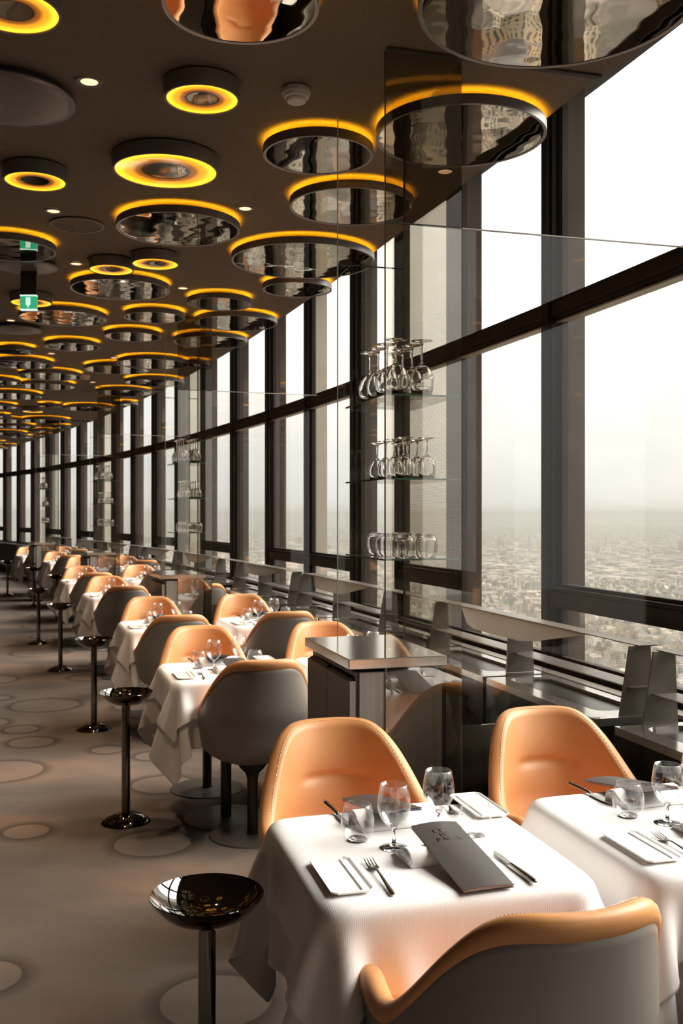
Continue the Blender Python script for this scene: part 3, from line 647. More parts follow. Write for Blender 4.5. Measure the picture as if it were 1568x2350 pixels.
# ------------------------------------------------------------------ tableware
def spin_glass(kind):
    if kind == 'wine':
        out_ = [(.0335, .0005), (.0330, .0015), (.020, .0035), (.008, .007), (.0045, .014), (.0038, .030), (.0045, .043), (.010, .049), (.022, .058), (.032, .071), (.0380, .086), (.0398, .098), (.0390, .112), (.0365, .130), (.0325, .150)]
        bowl = out_[7:]
    elif kind == 'big':
        out_ = [(.040, .0005), (.0395, .0015), (.022, .004), (.008, .008), (.0045, .02), (.0038, .060), (.0042, .080), (.010, .088), (.024, .097), (.036, .112), (.0440, .132), (.0455, .147), (.0430, .170), (.037, .203)]
        bowl = out_[7:]
    elif kind == 'mid':
        out_ = [(.034, .0005), (.0335, .0015), (.020, .0035), (.008, .007), (.0045, .014), (.0038, .045), (.0045, .060), (.010, .066), (.021, .075), (.0295, .090), (.0330, .106), (.0320, .125), (.028, .150)]
        bowl = out_[7:]
    else:
        out_ = [(.001, .001), (.020, .001), (.027, .003), (.034, .011), (.0400, .025), (.0415, .038), (.0405, .054), (.0370, .072), (.0318, .088)]
        bowl = out_
    f = [(r, z) for r, z in bowl]; inner = [(max(.001, r - .0011), z + (.001 if i else .0)) for i, (r, z) in enumerate(f)]
    if kind == 'tumbler': inner = [(max(.001, r - .0013), max(z, .009)) for r, z in f]
    top = f[-1]; prof = f + [(top[0] - .0005, top[1] + .0006)] + inner[::-1]
    if kind == 'tumbler': bm_ = MB().lathe(prof, 40).mesh('bowl', M['drink'], True)
    else: bm_ = MB().lathe([(.001, f[0][1] - .002)] + prof + [(.001, f[0][1] + .0015)], 40).mesh('bowl', M['drink'], True)
    st_ = None
    if kind != 'tumbler': st_ = MB().lathe([(.001, .0)] + out_[:8] + [(.001, out_[7][1] - .001)], 32).mesh('stem', M['stem'], True)
    for me in (bm_, st_):
        if me: fixn(me)
    if kind == 'tumbler': st_ = MB().lathe([(.001, .0015), (.020, .0015), (.024, .003), (.022, .006), (.001, .0075)], 32).mesh('thick_base', M['stem'], True)
    return bm_, st_
GP = {}
def glass(kind, label, group, at_, rz=0, flip=False):
    key = (kind, flip)
    nm = {'wine': 'wine_glass', 'big': 'wine_glass', 'mid': 'stemmed_glass', 'tumbler': 'water_tumbler'}[kind]
    if key not in GP:
        b_m, s_m = spin_glass(kind)
        if flip: b_m.materials[0] = M['stem']
        r = empty(nm, label=label, cat='glass', group=group)
        o = bpy.data.objects.new('bowl', b_m); C.objects.link(o); o.parent = r
        o = bpy.data.objects.new(s_m.name.split('.')[0], s_m); C.objects.link(o); o.parent = r; GP[key] = r
    else: r = dup(GP[key], label, group)
    r.location = at_; r.rotation_euler = (math.pi if flip else 0, 0, rz)
    if flip: r.location.z += {'big': .2036, 'mid': .1506, 'tumbler': .0886, 'wine': .1506}[kind]
    return r
def ringy(y, hw, z, th_, k=8): return [(hw * math.cos(2 * math.pi * i / k), y, z + th_ * math.sin(2 * math.pi * i / k)) for i in range(k)]
def fork_meshes():
    a = MB().loft([ringy(y, w_, z, t, 10) for y, w_, z, t in [(-.105, .002, .004, .001), (-.102, .0052, .004, .0022), (-.09, .0062, .0042, .0026), (-.05, .0045, .0055, .0024), (0, .0030, .0085, .0020), (.030, .0032, .0090, .0017), (.042, .006, .0065, .0014), (.052, .0115, .0045, .0012), (.064, .0125, .0040, .0011), (.069, .0120, .0040, .0010)]]).mesh('handle', M['steel'], True)
    t_ = MB()
    for x in (-.0102, -.0034, .0034, .0102): t_.loft([ringy(y, w_, z, tt, 6) for y, w_, z, tt in [(.066, .0018, .0040, .0010), (.080, .0015, .0048, .0010), (.096, .0012, .0068, .0009), (.108, .0006, .0090, .0005)]])
    k = 6
    for q in range(4):
        x = (-.0102, -.0034, .0034, .0102)[q]
        for i in range(q * 24, q * 24 + 24): v = t_.v[i]; t_.v[i] = (v[0] + x, v[1], v[2])
    return a, t_.mesh('tine', M['steel'], True)
def knife_meshes():
    a = MB().loft([ringy(y, w_, z, t, 10) for y, w_, z, t in [(-.11, .003, .006, .002), (-.107, .0065, .006, .004), (-.09, .0072, .0062, .0050), (-.04, .0058, .0062, .0048), (.0, .0045, .0060, .0042), (.008, .0050, .0058, .0035), (.010, .003, .0056, .002)]]).mesh('handle', M['steel'], True)
    bl = MB().prism([(-.004, .010), (.004, .010), (.0055, .016), (.0090, .030), (.0098, .060), (.0085, .085), (.003, .108), (-.0025, .111), (-.004, .09), (-.0045, .03)], .0035, .0052).mesh('blade', M['steel'])
    return a, bl
def plate_mesh():
    hx, hy = .0475, .108; mb = MB(); rings = []
    def r8(x, y, c): return [(x - c, -y), (x, -y + c), (x, y - c), (x - c, y), (-x + c, y), (-x, y - c), (-x, -y + c), (-x + c, -y)]
    for x, y, z, c in [(hx - .010, hy - .010, .0005, .010), (hx - .002, hy - .002, .005, .012), (hx, hy, .0085, .013), (hx - .001, hy - .001, .0095, .013), (hx - .004, hy - .004, .0085, .011), (hx - .008, hy - .008, .0058, .009), (.012, hy - .015, .0055, .004), (.001, hy - .02, .0055, .0005)]: rings.append([(a, b2, z) for a, b2 in r8(x, y, c)])
    mb.loft(rings); m1_ = mb.mesh('plate', M['porcelain'])
    rd = MB().loft([[(.020, -.094, .0056), (.030, -.094, .0056), (.028, -.094, .0085), (.022, -.094, .0085)], [(.020, .094, .0056), (.030, .094, .0056), (.028, .094, .0085), (.022, .094, .0085)]]).mesh('raised_ridge', M['porcelain'])
    fixn(m1_); fixn(rd); return m1_, rd
def napkin_mesh():
    pts = []; turns = 1.9; k = 54
    for i in range(k + 1):
        t = i / k; a = t * turns * 2 * math.pi + .6; r = .006 + .0145 * t; pts.append((r * 1.75 * math.cos(a) - .018, .0175 + r * .80 * math.sin(a)))
    last = pts[-1]
    tail = [(last[0] + .012, max(.004, last[1] - .004)), (.02, .006), (.05, .004), (.075, .0030)]
    return pts, tail
def napkin_meshes():
    pts, tail = napkin_mesh(); th_ = .0012
    def ribbon(line, x0, x1, zoff=0):
        a, b2 = [], []
        for i, (y, z) in enumerate(line):
            p0 = line[max(0, i - 1)]; p1 = line[min(len(line) - 1, i + 1)]; d = Vector((p1[0] - p0[0], p1[1] - p0[1], 0)).normalized(); nx, ny = -d.y * th_, d.x * th_
            a.append((y + nx, z + ny)); b2.append((y - nx, z - ny))
        sec = a + b2[::-1]; return MB().loft([[(x, y, max(.0004, z)) for y, z in sec] for x in (x0, x0 + .01, x1 - .01, x1)])
    coil = ribbon(pts, -.105, .105).mesh('rolled_coil', M['napkin'], True)
    fl = MB()
    rings = []
    for x, f in ((-.103, .96), (-.099, 1), (.099, 1), (.103, .96)):
        rings.append([(x, y * f, z) for y, z in [(-.055, .0006), (.050, .0006), (.052, .004), (.046, .010), (.020, .017), (-.010, .0345), (-.030, .036), (-.048, .028), (-.056, .014)]])
    fl.loft(rings); flm = fl.mesh('folded_linen', M['napkin'], True)
    for q in (coil, flm): fixn(q)
    return flm, coil
PR = {}
def prop(name, parts, cat, label, group, loc, rz):
    """first call builds the thing, the later ones copy it"""
    if name not in PR:
        r = bpy.data.objects.new(name, parts[0][1]); C.objects.link(r); tag(r, label, cat, group)
        for nm, me in parts[1:]: o = bpy.data.objects.new(nm, me); C.objects.link(o); o.parent = r
        PR[name] = r
    else: r = dup(PR[name], label, group)
    r.location = loc; r.rotation_euler = (0, 0, rz); return r
FK, KN, PL, NP = fork_meshes(), knife_meshes(), plate_mesh(), napkin_meshes()
for q in (*FK, *KN): fixn(q); q.set_sharp_from_angle(angle=R(50))

# menu card: cover, pages, foil lettering. local y = up the page, tilted when placed
def menu_parts():
    L_, W_ = .300, .115
    def sheet(z0, amp, x0=-.5, x1=.5, l=1.0, th_=.0006):
        rings = []
        for i in range(13):
            x = x0 + (x1 - x0) * i / 12; zz = z0 + amp * math.sin(math.pi * (x + .5)); rings.append([(x * W_, -L_ / 2 * l, zz), (x * W_, L_ / 2 * l, zz), (x * W_, L_ / 2 * l, zz + th_), (x * W_, -L_ / 2 * l, zz + th_)])
        return MB().loft(rings)
    cov = sheet(.0055, .0050).mesh('menu_card', M['menu'], False); cov2 = sheet(0, .0004).mesh('back_cover', M['menu'])
    lin = sheet(.0047, .0050, th_=.0005).mesh('tan_lining', M['kraft']); pg = MB()
    for i in range(3):
        q = sheet(.0012 + i * .0011, .0012 * (i + 1), l=.985, th_=.0004); pg.add(q.v, q.f)
    pgm = pg.mesh('pages', M['paper'])
    # serif capitals with a stencil break, drawn as thick and thin strokes
    T_ = .0026; t_ = .0006
    def st(*p): return ('s', p)
    def ar(cx, cy, rx, ry, a0, a1, thick=True): return ('a', (cx, cy, rx, ry, a0, a1, thick))
    G = {'C': (.9, [ar(.5, .5, .42, .5, 62, 298)]), 'I': (.36, [st(.18, 0, .18, 1, T_)]), 'E': (.72, [st(.14, 0, .14, 1, T_), st(.26, .97, .70, .97, t_), st(.26, .5, .58, .5, t_), st(.26, .03, .72, .03, t_), st(.70, .83, .70, 1, t_), st(.72, 0, .72, .2, t_)]),
         'L': (.66, [st(.14, 0, .14, 1, T_), st(.26, .03, .66, .03, t_), st(.66, 0, .66, .22, t_)]), 'D': (.9, [st(.14, 0, .14, 1, T_), ar(.36, .5, .46, .48, -86, 86)]),
         'P': (.70, [st(.14, 0, .14, 1, T_), ar(.32, .74, .32, .25, -88, 88)]), 'A': (.86, [st(.10, 0, .42, 1, t_), st(.44, 1, .80, 0, T_), st(.24, .32, .56, .32, t_)]),
         'R': (.82, [st(.14, 0, .14, 1, T_), ar(.32, .75, .30, .24, -88, 88), st(.40, .46, .78, 0, T_)]), 'S': (.64, [ar(.33, .74, .25, .25, 40, 250), ar(.33, .27, .27, .26, -130, 80)])}
    tx = MB()
    def zc(x): return .0064 + .0050 * math.sin(math.pi * (x / W_ + .5))
    def ribbon2(pts, ws):
        a, b2 = [], []
        for i, (x, y) in enumerate(pts):
            p0 = pts[max(0, i - 1)]; p1 = pts[min(len(pts) - 1, i + 1)]; d = Vector((p1[0] - p0[0], p1[1] - p0[1], 0)).normalized(); a.append((x - d.y * ws[i] / 2, y + d.x * ws[i] / 2)); b2.append((x + d.y * ws[i] / 2, y - d.x * ws[i] / 2))
        v = []; f = []
        for p, q in zip(a, b2): v += [(p[0], p[1], zc(p[0])), (q[0], q[1], zc(q[0]))]
        for i in range(len(pts) - 1): f.append((2 * i, 2 * i + 2, 2 * i + 3, 2 * i + 1))
        tx.add(v, f)
    H_ = .0145
    for word, y0 in (('CIEL', .098), ('DE', .0775), ('PARIS', .057)):
        wd = sum(G[c][0] for c in word) * H_ + .0022 * (len(word) - 1); x = -wd / 2
        for c in word:
            for kd, p in G[c][1]:
                if kd == 's': ribbon2([(x + p[0] * H_, y0 + p[1] * H_), (x + p[2] * H_, y0 + p[3] * H_)], [p[4] + .0003] * 2)
                else:
                    cx, cy, rx, ry, a0, a1, tk = p; pts = [(x + (cx + rx * math.cos(R(a0 + (a1 - a0) * i / 14))) * H_, y0 + (cy + ry * math.sin(R(a0 + (a1 - a0) * i / 14))) * H_) for i in range(15)]
                    ribbon2(pts, [.0007 + T_ * abs(math.cos(R(a0 + (a1 - a0) * i / 14))) ** 1.5 for i in range(15)])
            x += G[c][0] * H_ + .0022
    txm = tx.mesh('title_lettering', M['ink'])
    for q in (cov, cov2, lin, pgm): fixn(q)
    return [('menu_card', cov), ('back_cover', cov2), ('tan_lining', lin), ('pages', pgm), ('title_lettering', txm)]
MN = menu_parts()
def tset(ts, tn, tname, rot, who, detail=True):
    """one place setting: u across the table, v along the room, both about the table's centre; rot turns the set round"""
    t = th(ts); c_ = at(ts, tn); ang = math.pi if rot else 0
    cu, cv = .012, .045   # the sets mirror each other about this point
    def pos(u, v, z=TOPZ):
        if rot: u, v = 2 * cu - u, 2 * cv - v
        return Vector((c_.x + u * math.cos(t) - v * math.sin(t), c_.y + u * math.sin(t) + v * math.cos(t), z))
    g = lambda k: k + ' on the dining tables'
    L2 = ' at the %s side of the %s' % (who, tname)
    prop('side_plate', [('side_plate', PL[0]), ('raised_ridge', PL[1])], 'plate', 'narrow white side plate' + L2, g('side plates'), pos(-.235, -.160), t + ang)
    prop('fork', [('fork', FK[0]), ('fork_prongs', FK[1])], 'fork', 'steel fork' + L2, g('forks'), pos(-.152, -.185), t + ang - R(2))
    prop('table_knife', [('table_knife', KN[0]), ('blade', KN[1])], 'knife', 'steel table knife' + L2, g('knives'), pos(.152, -.195), t + ang + R(3))
    prop('napkin', [('napkin', NP[0]), ('rolled_coil', NP[1])], 'napkin', 'folded white napkin' + L2, g('napkins'), pos(.030, -.085), t + ang + R(4))
    if detail:
        m_ = prop('menu', MN, 'menu', 'charcoal menu card' + L2, g('menus'), pos(.040, -.165, TOPZ + .0245), t + ang)
        m_.rotation_euler = (Vector((0, 0, 0)).x + R(9.0), 0, t + ang + R(3))
    glass('wine', 'stemmed wine glass' + L2, g('wine glasses'), pos(-.062, -.002))
    glass('tumbler', 'water tumbler' + L2, g('tumblers'), pos(-.130, .072))

ROWS = [(-.10, 0), (2.68, 0), (4.85, 0), (7.62, 0), (9.78, 0), (12.5, .42), (14.65, .42), (17.3, .38)]
RN = ['nearest', 'second', 'third', 'fourth', 'fifth', 'sixth', 'seventh', 'eighth']
var = 0
for ri, (ts, dn) in enumerate(ROWS):
    for side, tn in (('aisle-side', .492 + dn), ('window-side', 1.228 + dn * .9)):
        tname = '%s %s table' % (RN[ri], side)
        near_n = tn; 
        off = [(-.085, .028, R(3)), (-.14, .10, 0), (.06, .075, 0), (0, .0, 0)][var] if var < 4 else (0, 0, 0)
        chair(ts - .355 + off[0], tn + off[1], off[2], 'tan and grey chair with its back to the camera at the ' + tname, 'dining chairs with their backs to the camera')
        chair(ts + .565, tn - (.0 if var == 0 else .0), math.pi + R(0), 'tan and grey chair facing the camera at the ' + tname, 'dining chairs facing the camera')
        table(ts, tn, tname, var, ri); var += 1
        tset(ts, tn, tname, False, 'near'); tset(ts, tn, tname, True, 'far')

# ------------------------------------------------------------------ black chrome bowl stands
def stand_proto(label):
    r = empty('bowl_stand', label=label, cat='stand', group='black chrome bowl stands along the aisle')
    MB().lathe([(.001, .592), (.03, .593), (.070, .603), (.102, .622), (.125, .642), (.1335, .6535), (.1345, .652), (.127, .637), (.104, .613), (.070, .592), (.030, .581), (.001, .580)], 72).obj('bowl', M['blackchrome'], r, True)
    MB().lathe([(.0215, .582), (.0215, .040)], 36).obj('column', M['blackchrome'], r, True)
    MB().lathe([(.0215, .050), (.045, .046), (.080, .034), (.108, .017), (.125, .003), (.126, .0), (.001, .0)], 64).obj('base_dome', M['blackchrome'], r, True)
    return r
SP = None
for i, (s, n) in enumerate([(0, 0), (2.77, 0), (5.02, 0), (7.9, -.03), (10.08, -.06), (12.7, .48), (14.9, .46), (17.45, .40)]):
    lab = 'black chrome bowl stand beside the %s aisle-side table' % RN[i]
    SP = stand_proto(lab) if SP is None else SP
    r = SP if i == 0 else dup(SP, lab); put(r, s, n)

# ------------------------------------------------------------------ partitions: service cabinet, glass case with shelves of glasses, mesh side, clear screen
def partition(s0, dn, word, idx):
    pre = '%s partition' % word
    r = empty('service_cabinet', at(s0, .65 + dn), th(s0), label='grey service cabinet of drawers below the %s' % pre, cat='cabinet', group='service cabinets at the partitions')
    # local x = towards the windows, y = away from the camera
    MB().box(.018, .34, .012, .62, .03, .985).obj('body', M['cab'], r)
    MB().box(.045, .315, .03, .60, 0, .03).obj('plinth', M['black'], r)
    MB().rbox(-.012, .36, -.012, .64, .998, 1.035, .003).obj('top', M['unit_top'], r)
    MB().rbox(.030, .345, .0, .014, .03, .985, .002).obj('end_panel', M['cabpanel'], r)
    for (z0, z1) in ((.035, .335), (.365, .645), (.675, .955)):
        for (y0, y1) in ((.006, .305), (.309, .615)):
            d = MB().rbox(-.006, .014, y0, y1, z0, z1, .002).obj('drawer', M['cab'], r)
            MB().prism([(-.006, z1), (.014, z1), (.014, z1 + .012), (.004, z1 + .008)], y0 + .02, y1 - .02, 'y').obj('pull', M['black'], d)
    MB().box(-.005, .016, -.002, .006, .675, .955).box(-.005, .016, -.002, .006, .365, .645).obj('pale_edge', M['cabedge'], r)
    MB().box(.346, .36, .0, .62, .02, .985).obj('dark_side_panel', M['gloss_black'], r)
    g = empty('glass_display_case', at(s0, .775 + dn), th(s0), label='tall glass display case on the %s with shelves of glasses' % pre, cat='display case', group='glass display cases')
    x1 = .295; D_ = .630; JT = 2.587
    def pane(nm, x0, x1_, y0, y1, z0, z1, mt, e=None):
        o = MB().box(x0, x1_, y0, y1, z0, z1).obj(nm, mt, g); return o
    pane('front_lower_pane', .003, x1, -.004, .004, .004, 1.0, M['screen_low']); pane('front_pane', .003, x1, -.004, .004, 1.0, JT, M['screen']); pane('front_upper_pane', .003, x1, -.004, .004, JT + .005, CEIL, M['screen_top'])
    pane('rear_pane', .003, x1, D_ - .004, D_ + .004, 1.036, JT, M['screen_clear']); pane('rear_upper_pane', .003, x1, D_ - .004, D_ + .004, JT + .005, CEIL, M['screen_clear'])
    MB().box(.0, .003, -.004, .004, .004, CEIL).obj('front_edge', M['edged'], g); MB().box(0, .003, D_ - .004, D_ + .004, 1.036, CEIL).obj('rear_edge', M['edgew'], g)
    MB().box(0, x1, -.004, .004, JT, JT + .0045).obj('front_joint', M['edged'], g); MB().box(0, x1, D_ - .004, D_ + .004, JT, JT + .0045).obj('rear_joint', M['edged'], g)
    MB().box(x1 - .001, x1 + .001, .006, D_ - .006, .004, CEIL - .002).obj('mesh_side', M['mesh'], g)
    MB().box(x1 - .001, x1 + .006, D_ - .002, D_ + .008, .76, CEIL).obj('corner_post', M['column'], g)
    zs = [1.386, 1.677, 1.980]
    for zz in zs:
        sh = MB().box(.004, x1 - .004, .016, .505, zz - .006, zz).obj('glass_shelf', M['shelfglass'], g)
        MB().box(.004, x1 - .004, .012, .016, zz - .006, zz).obj('green_front_edge', M['edge'], sh); MB().box(0, .004, .012, .505, zz - .006, zz).obj('dark_side_edge', M['edged'], sh)
    t = th(s0); b0 = at(s0, .775 + dn)
    for zz, kd, rows, nm in ((zs[0], 'tumbler', 4, 'tumbler'), (zs[1], 'mid', 4, 'small stemmed glass'), (zs[2], 'big', 4, 'large wine glass')):
        for ci, cx in enumerate((.065, .165) if kd == 'big' else (.095, .185)):
            if kd != 'big': cx += .0
            for k in range(rows):
                cy = .065 + k * .105
                p = Vector((b0.x + cx * math.cos(t) - cy * math.sin(t), b0.y + cx * math.sin(t) + cy * math.cos(t), zz + .0004))
                if idx > 2 and ci: continue
                glass(kd, 'upturned %s, %s column, %s from the front, %s shelf of the %s' % (nm, ('left', 'right')[ci], RN[k] if k else 'first', {zs[0]: 'bottom', zs[1]: 'middle', zs[2]: 'top'}[zz], pre), 'upturned glasses in the display cases', p, t, True)
    c2 = empty('glass_screen', at(s0, .775 + dn + x1 + .003), th(s0), label='clear low glass screen joining the %s to the windows' % pre, cat='glass screen', group='glass screens')
    xe = 1.655 - .775 - dn - x1 - .01
    MB().box(0, xe - .012, -.004, .004, .004, .775).obj('lower_pane', M['screen_low'], c2)
    MB().box(0, xe + .36, -.004, .004, .96, JT).obj('upper_pane', M['screen_clear'], c2)
    MB().box(0, xe + .10, -.004, .004, .775, .96).obj('middle_pane', M['screen_clear'], c2)
    MB().box(0, xe + .36, -.004, .004, JT, JT + .004).obj('top_edge', M['edgew'], c2)
partition(1.030, 0, 'nearest', 0); partition(6.03, 0, 'second', 1); partition(11.0, 0, 'third', 2); partition(15.9, -.02, 'fourth', 3)

# ------------------------------------------------------------------ lit serving counter far down the aisle
r = empty('serving_counter', at(19.2, -1.3), th(19.2), label='dark serving counter lit amber underneath at the far end of the aisle', cat='counter')
MB().rbox(-1.4, .9, -.35, .35, .25, 1.0, .01).obj('body', M['wall'], r); MB().rbox(-1.45, .95, -.4, .4, 1.0, 1.05, .01).obj('worktop', M['cab'], r)
mb = MB()
for i in range(12): mb.box(-1.35 + i * .19, -1.30 + i * .19, -.30, -.26, 0, .25)
mb.obj('slatted_base', M['wall'], r); MB().box(-1.3, .8, -.1, .0, .05, .2).obj('under_light', M['underlight'], r)

# ------------------------------------------------------------------ the city far below
GZ = -205.0
def facade_mat(name, col, roof, win=(.10, .095, .09)):
    m = mat(name, col, .85, 0, .2); n, l, b = nodes(m); g = n.new('ShaderNodeNewGeometry'); sp = n.new('ShaderNodeSeparateXYZ'); l.new(g.outputs['Position'], sp.inputs[0])
    ns = n.new('ShaderNodeSeparateXYZ'); l.new(g.outputs['Normal'], ns.inputs[0])
    # windows: bands by height, columns along the wall
    def math_(op, a, b2=None, v=None):
        q = n.new('ShaderNodeMath'); q.operation = op; l.new(a, q.inputs[0])
        if b2 is not None: l.new(b2, q.inputs[1])
        if v is not None: q.inputs[1].default_value = v
        return q.outputs[0]
    h = math_('FRACT', math_('DIVIDE', sp.outputs['Z'], v=3.2)); hz = math_('LESS_THAN', math_('ABSOLUTE', math_('SUBTRACT', h, v=.5)), v=.29)
    al = math_('ADD', math_('MULTIPLY', sp.outputs['X'], ns.outputs['Y']), math_('MULTIPLY', math_('MULTIPLY', sp.outputs['Y'], ns.outputs['X']), v=-1.0))
    c_ = math_('FRACT', math_('DIVIDE', al, v=2.9)); cz = math_('LESS_THAN', math_('ABSOLUTE', math_('SUBTRACT', c_, v=.5)), v=.21)
    wv = math_('MULTIPLY', hz, cz); up = math_('GREATER_THAN', ns.outputs['Z'], v=.25); wl = math_('MULTIPLY', wv, math_('LESS_THAN', ns.outputs['Z'], v=.1))
    oi = n.new('ShaderNodeTexVoronoi'); oi.inputs['Scale'].default_value = .030; l.new(g.outputs['Position'], oi.inputs['Vector'])
    bw = n.new('ShaderNodeRGBToBW'); l.new(oi.outputs['Color'], bw.inputs[0]); mr = n.new('ShaderNodeMapRange'); mr.inputs[3].default_value = .33; mr.inputs[4].default_value = .84; l.new(bw.outputs[0], mr.inputs[0])
    a = n.new('ShaderNodeMix'); a.data_type = 'RGBA'; a.inputs['A'].default_value = (*col, 1); a.inputs['B'].default_value = (*win, 1); l.new(wl, a.inputs['Factor'])
    r = n.new('ShaderNodeMix'); r.data_type = 'RGBA'; r.inputs['B'].default_value = (*roof, 1); l.new(a.outputs['Result'], r.inputs['A']); l.new(up, r.inputs['Factor'])
    sc = n.new('ShaderNodeVectorMath'); sc.operation = 'SCALE'; l.new(r.outputs['Result'], sc.inputs[0]); l.new(mr.outputs[0], sc.inputs['Scale']); l.new(sc.outputs[0], b.inputs['Base Color'])
    return m
CITYM = [facade_mat('cream_stone_zinc_roof', (.62, .52, .37), (.25, .24, .235)), facade_mat('pale_stone_grey_roof', (.70, .62, .48), (.36, .33, .30)), facade_mat('white_stone_tan_roof', (.74, .70, .62), (.45, .38, .30))]
gm = mat('city_ground', (.11, .10, .088), .95); add_noise(gm, (.06, .07, .043), .004, .55, .7)
def house(w_, d_, h_, kind):
    """walls, mansard roof and chimneys as one plain block"""
    v, f = [], []
    def ring(ix, iy, z): return [(-w_ / 2 + ix, -d_ / 2 + iy, z), (w_ / 2 - ix, -d_ / 2 + iy, z), (w_ / 2 - ix, d_ / 2 - iy, z), (-w_ / 2 + ix, d_ / 2 - iy, z)]
    rs = [ring(0, 0, 0), ring(0, 0, h_)] + ([ring(1.6, 1.6, h_ + 3.4), ring(w_ * .3, d_ * .3, h_ + 4.4)] if kind == 0 else [ring(0, d_ * .5 - .1, h_ + 4.5)] if kind == 1 else [ring(.6, .6, h_), ring(.6, .6, h_ - .8)])
    for r in rs: v += r
    for j in range(len(rs) - 1):
        for i in range(4): f.append((j * 4 + i, j * 4 + (i + 1) % 4, j * 4 + 4 + (i + 1) % 4, j * 4 + 4 + i))
    f.append(tuple(len(v) - 4 + i for i in range(4)))
    def bx(x0, x1, y0, y1, z0, z1):
        o = len(v); v.extend([(x0, y0, z0), (x1, y0, z0), (x1, y1, z0), (x0, y1, z0), (x0, y0, z1), (x1, y0, z1), (x1, y1, z1), (x0, y1, z1)]); f.extend([tuple(o + i for i in q) for q in ((4, 5, 6, 7), (0, 1, 5, 4), (1, 2, 6, 5), (2, 3, 7, 6), (3, 0, 4, 7))])
    for sx_ in (-1, 1): bx(sx_ * (w_ / 2 - 1.2) - .5, sx_ * (w_ / 2 - 1.2) + .5, -d_ * .28, d_ * .28, h_, h_ + 6.5)
    return v, f
rg = random.Random(5)
HOUSES = [house(rg.uniform(14, 26), rg.uniform(12, 18), rg.uniform(14, 24), k % 3) for k in range(9)]
spots = []
def frame(x, y, a): return a
# streets: a few overlapping street directions, houses in rows
for gx in range(-60, 150):
    for gy in range(4, 150):
        a = R(18 + 26 * math.sin(gx * .045 + .6) + 18 * math.cos(gy * .05))
        x, y = gx * 23 + 3 * math.sin(gy), gy * 21 + 4 * math.cos(gx * 1.3)
        if (gx % 5 == 0) or (gy % 4 == 0): continue
        d = math.hypot(x, y); az = math.degrees(math.atan2(x, y))
        if not (150 < d < 2900) or not (-24 < az < 62): continue
        if d > 2000 and rg.random() < .25: continue
        if rg.random() < .05: continue
        spots.append((d, x + rg.uniform(-2, 2), y + rg.uniform(-2, 2), a + rg.choice((0, R(90))) + R(rg.uniform(-4, 4)), rg.randrange(9), rg.uniform(.85, 1.2), rg.randrange(3)))
spots.sort()
view = [q for q in spots if 1180 < q[0] and 7.5 < math.degrees(math.atan2(q[1], q[2])) < 19.5][:190] + [q for q in spots if 1180 < q[0] and -1 < math.degrees(math.atan2(q[1], q[2])) <= 7.5][:80]
vs = set(id(q) for q in view)
HM = {}
for q in view:
    d, x, y, a, k, sc, mi = q
    if (k, mi) not in HM:
        me = bpy.data.meshes.new('house'); me.from_pydata(HOUSES[k][0], [], HOUSES[k][1]); me.materials.append(CITYM[mi]); HM[(k, mi)] = me
    o = bpy.data.objects.new('city_house', HM[(k, mi)]); C.objects.link(o); o.location = (x, y, GZ); o.rotation_euler = (0, 0, a); o.scale = (1, 1, sc)
    tag(o, 'small pale city house far below the windows', 'building', 'city houses far below the windows')
def mass(name, items, mats):
    V, Fc, MI = [], [], []; o = 0
    for x, y, a, vv, ff, sc, mi in items:
        ca, sa = math.cos(a), math.sin(a)
        V += [(x + p[0] * ca - p[1] * sa, y + p[0] * sa + p[1] * ca, GZ + p[2] * sc) for p in vv]; Fc += [tuple(i + o for i in q) for q in ff]; MI += [mi] * len(ff); o += len(vv)
    me = bpy.data.meshes.new(name); me.from_pydata(V, [], Fc)
    for m_ in mats: me.materials.append(m_)
    me.polygons.foreach_set('material_index', MI); ob = bpy.data.objects.new(name, me); C.objects.link(ob); return ob
o = mass('city_houses', [(x, y, a, *HOUSES[k], sc, mi) for q in spots if id(q) not in vs for d, x, y, a, k, sc, mi in [q]], CITYM)
tag(o, 'dense mass of the city\'s other pale houses below', 'buildings', kind='stuff')
it = []
for _ in range(15000):
    d = 2850 * math.exp(rg.random() * 1.75); az = R(rg.uniform(-22, 58)); w_ = rg.uniform(18, 60) * (1 + d / 14000); h_ = rg.uniform(12, 24) if rg.random() > .012 or d < 4800 else rg.uniform(40, 75)
    if h_ > 30: w_ = rg.uniform(20, 40)
    it.append((d * math.sin(az), d * math.cos(az), rg.uniform(0, 3), [(sx_ * w_ / 2, sy_ * w_ * .3, z) for z in (0, h_) for sx_, sy_ in ((-1, -1), (1, -1), (1, 1), (-1, 1))], [(4, 5, 6, 7), (0, 1, 5, 4), (1, 2, 6, 5), (2, 3, 7, 6), (3, 0, 4, 7)], 1, rg.randrange(3)))
o = mass('distant_city_blocks', it, CITYM); tag(o, 'hazy carpet of distant city blocks out to the horizon', 'buildings', kind='stuff')
tm = mat('park_trees', (.10, .13, .06), .95); ic = []
import itertools
for _ in range(1500):
    c_ = rg.choice(((900, 2500, 140), (620, 1500, 60), (1500, 3600, 200), (300, 2100, 60))); x, y = rg.gauss(c_[0], c_[2]), rg.gauss(c_[1], c_[2] * .4); r_ = rg.uniform(5, 9)
    vv = [(r_ * a_, r_ * b2, r_ * c2 + 12) for a_, b2, c2 in ((1, 0, 0), (-1, 0, 0), (0, 1, 0), (0, -1, 0), (0, 0, 1), (0, 0, -1.6))]
    ic.append((x, y, rg.random() * 3, vv, [(0, 2, 4), (2, 1, 4), (1, 3, 4), (3, 0, 4), (2, 0, 5), (1, 2, 5), (3, 1, 5), (0, 3, 5)], 1, 0))
o = mass('park_trees', ic, [tm]); tag(o, 'dark green park trees between the distant houses', 'trees', kind='stuff')
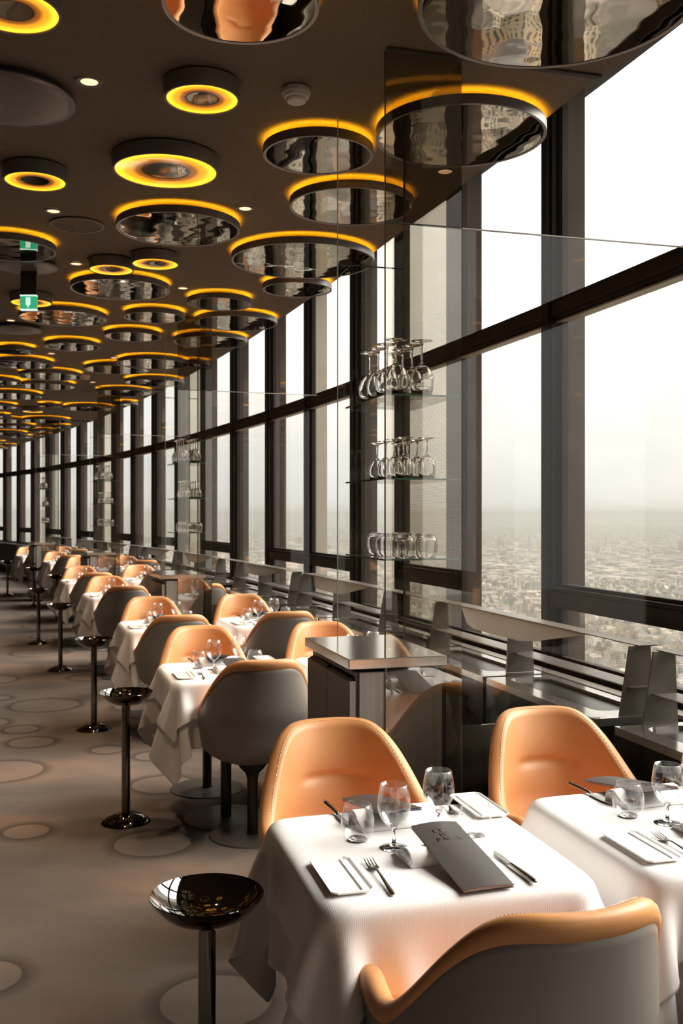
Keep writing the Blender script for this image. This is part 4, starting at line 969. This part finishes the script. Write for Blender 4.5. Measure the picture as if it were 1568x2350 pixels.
# a white building and two long halls that stand out below the right-hand windows
def landmark(px_x, y, w_, d_, h_, rz, lab, mi, nm):
    v, f = house(w_, d_, h_, 1 if nm == 'long_hall' else 2); me = bpy.data.meshes.new(nm); me.from_pydata(v, [], f); me.materials.append(CITYM[mi]); o = bpy.data.objects.new(nm, me); C.objects.link(o); o.location = (px_x, y, GZ); o.rotation_euler = (0, 0, rz); tag(o, lab, 'building')
landmark(475, 2380, 40, 30, 46, .2, 'bright white city block below the windows, beside the long halls', 2, 'white_block')
landmark(425, 2330, 110, 24, 22, -.05, 'long pale hall with a pitched roof left of the white block', 1, 'long_hall')
landmark(330, 2330, 90, 24, 20, .02, 'second long pale hall, farther left from the white block', 1, 'long_hall')
landmark(1072, 5600, 38, 30, 72, .3, 'tall pale tower standing alone near the horizon', 2, 'far_tower')
mb = MB(); mb.add([(-9000, -2000, GZ), (16000, -2000, GZ), (16000, 22000, GZ), (-9000, 22000, GZ)], [(0, 1, 2, 3)]); o = mb.obj('city_ground', gm, fix=False); tag(o, kind='structure')
# low hills on the horizon
mb = MB(); pr = []
for i in range(81):
    az = R(-30 + i * 1.2); d = 15500 + 900 * math.sin(i * .7); hh = 90 + 70 * math.sin(i * .31) + 40 * math.sin(i * .83 + 1) + 15 * math.sin(i * 2.1); pr.append([(d * math.sin(az), d * math.cos(az), GZ - 5), ((d + 1500) * math.sin(az), (d + 1500) * math.cos(az), GZ + max(30, hh)), ((d + 4000) * math.sin(az), (d + 4000) * math.cos(az), GZ - 5)])
mb.loft(pr, cap=False); hm = mat('wooded_hills', (.16, .18, .12), .95); o = mb.obj('horizon_hills', hm); tag(o, kind='structure')
# haze over the city: a thin scattering layer
hz = bpy.data.materials.new('city_haze'); hz.use_nodes = True; n = hz.node_tree.nodes; l = hz.node_tree.links; n.clear(); vo = n.new('ShaderNodeOutputMaterial'); vs_ = n.new('ShaderNodeVolumeScatter')
vs_.inputs['Color'].default_value = (.42, .42, .395, 1); vs_.inputs['Density'].default_value = 1.7e-4; vs_.inputs['Anisotropy'].default_value = 0.0; va = n.new('ShaderNodeVolumeAbsorption'); va.inputs['Color'].default_value = (.42, .42, .395, 1); va.inputs['Density'].default_value = 1.7e-4; ad = n.new('ShaderNodeAddShader'); l.new(vs_.outputs[0], ad.inputs[0]); l.new(va.outputs[0], ad.inputs[1]); l.new(ad.outputs[0], vo.inputs['Volume'])
mb = MB(); mb.add([(x, y, z) for z in (GZ - 2, 30) for x, y in ((-8900, 300), (15900, 300), (15900, 21900), (-8900, 21900))], [(3, 2, 1, 0), (4, 5, 6, 7), (0, 1, 5, 4), (1, 2, 6, 5), (2, 3, 7, 6), (3, 0, 4, 7)])
o = mb.obj('haze_layer', hz); tag(o, 'pale haze hanging over the distant city', 'haze', kind='stuff')
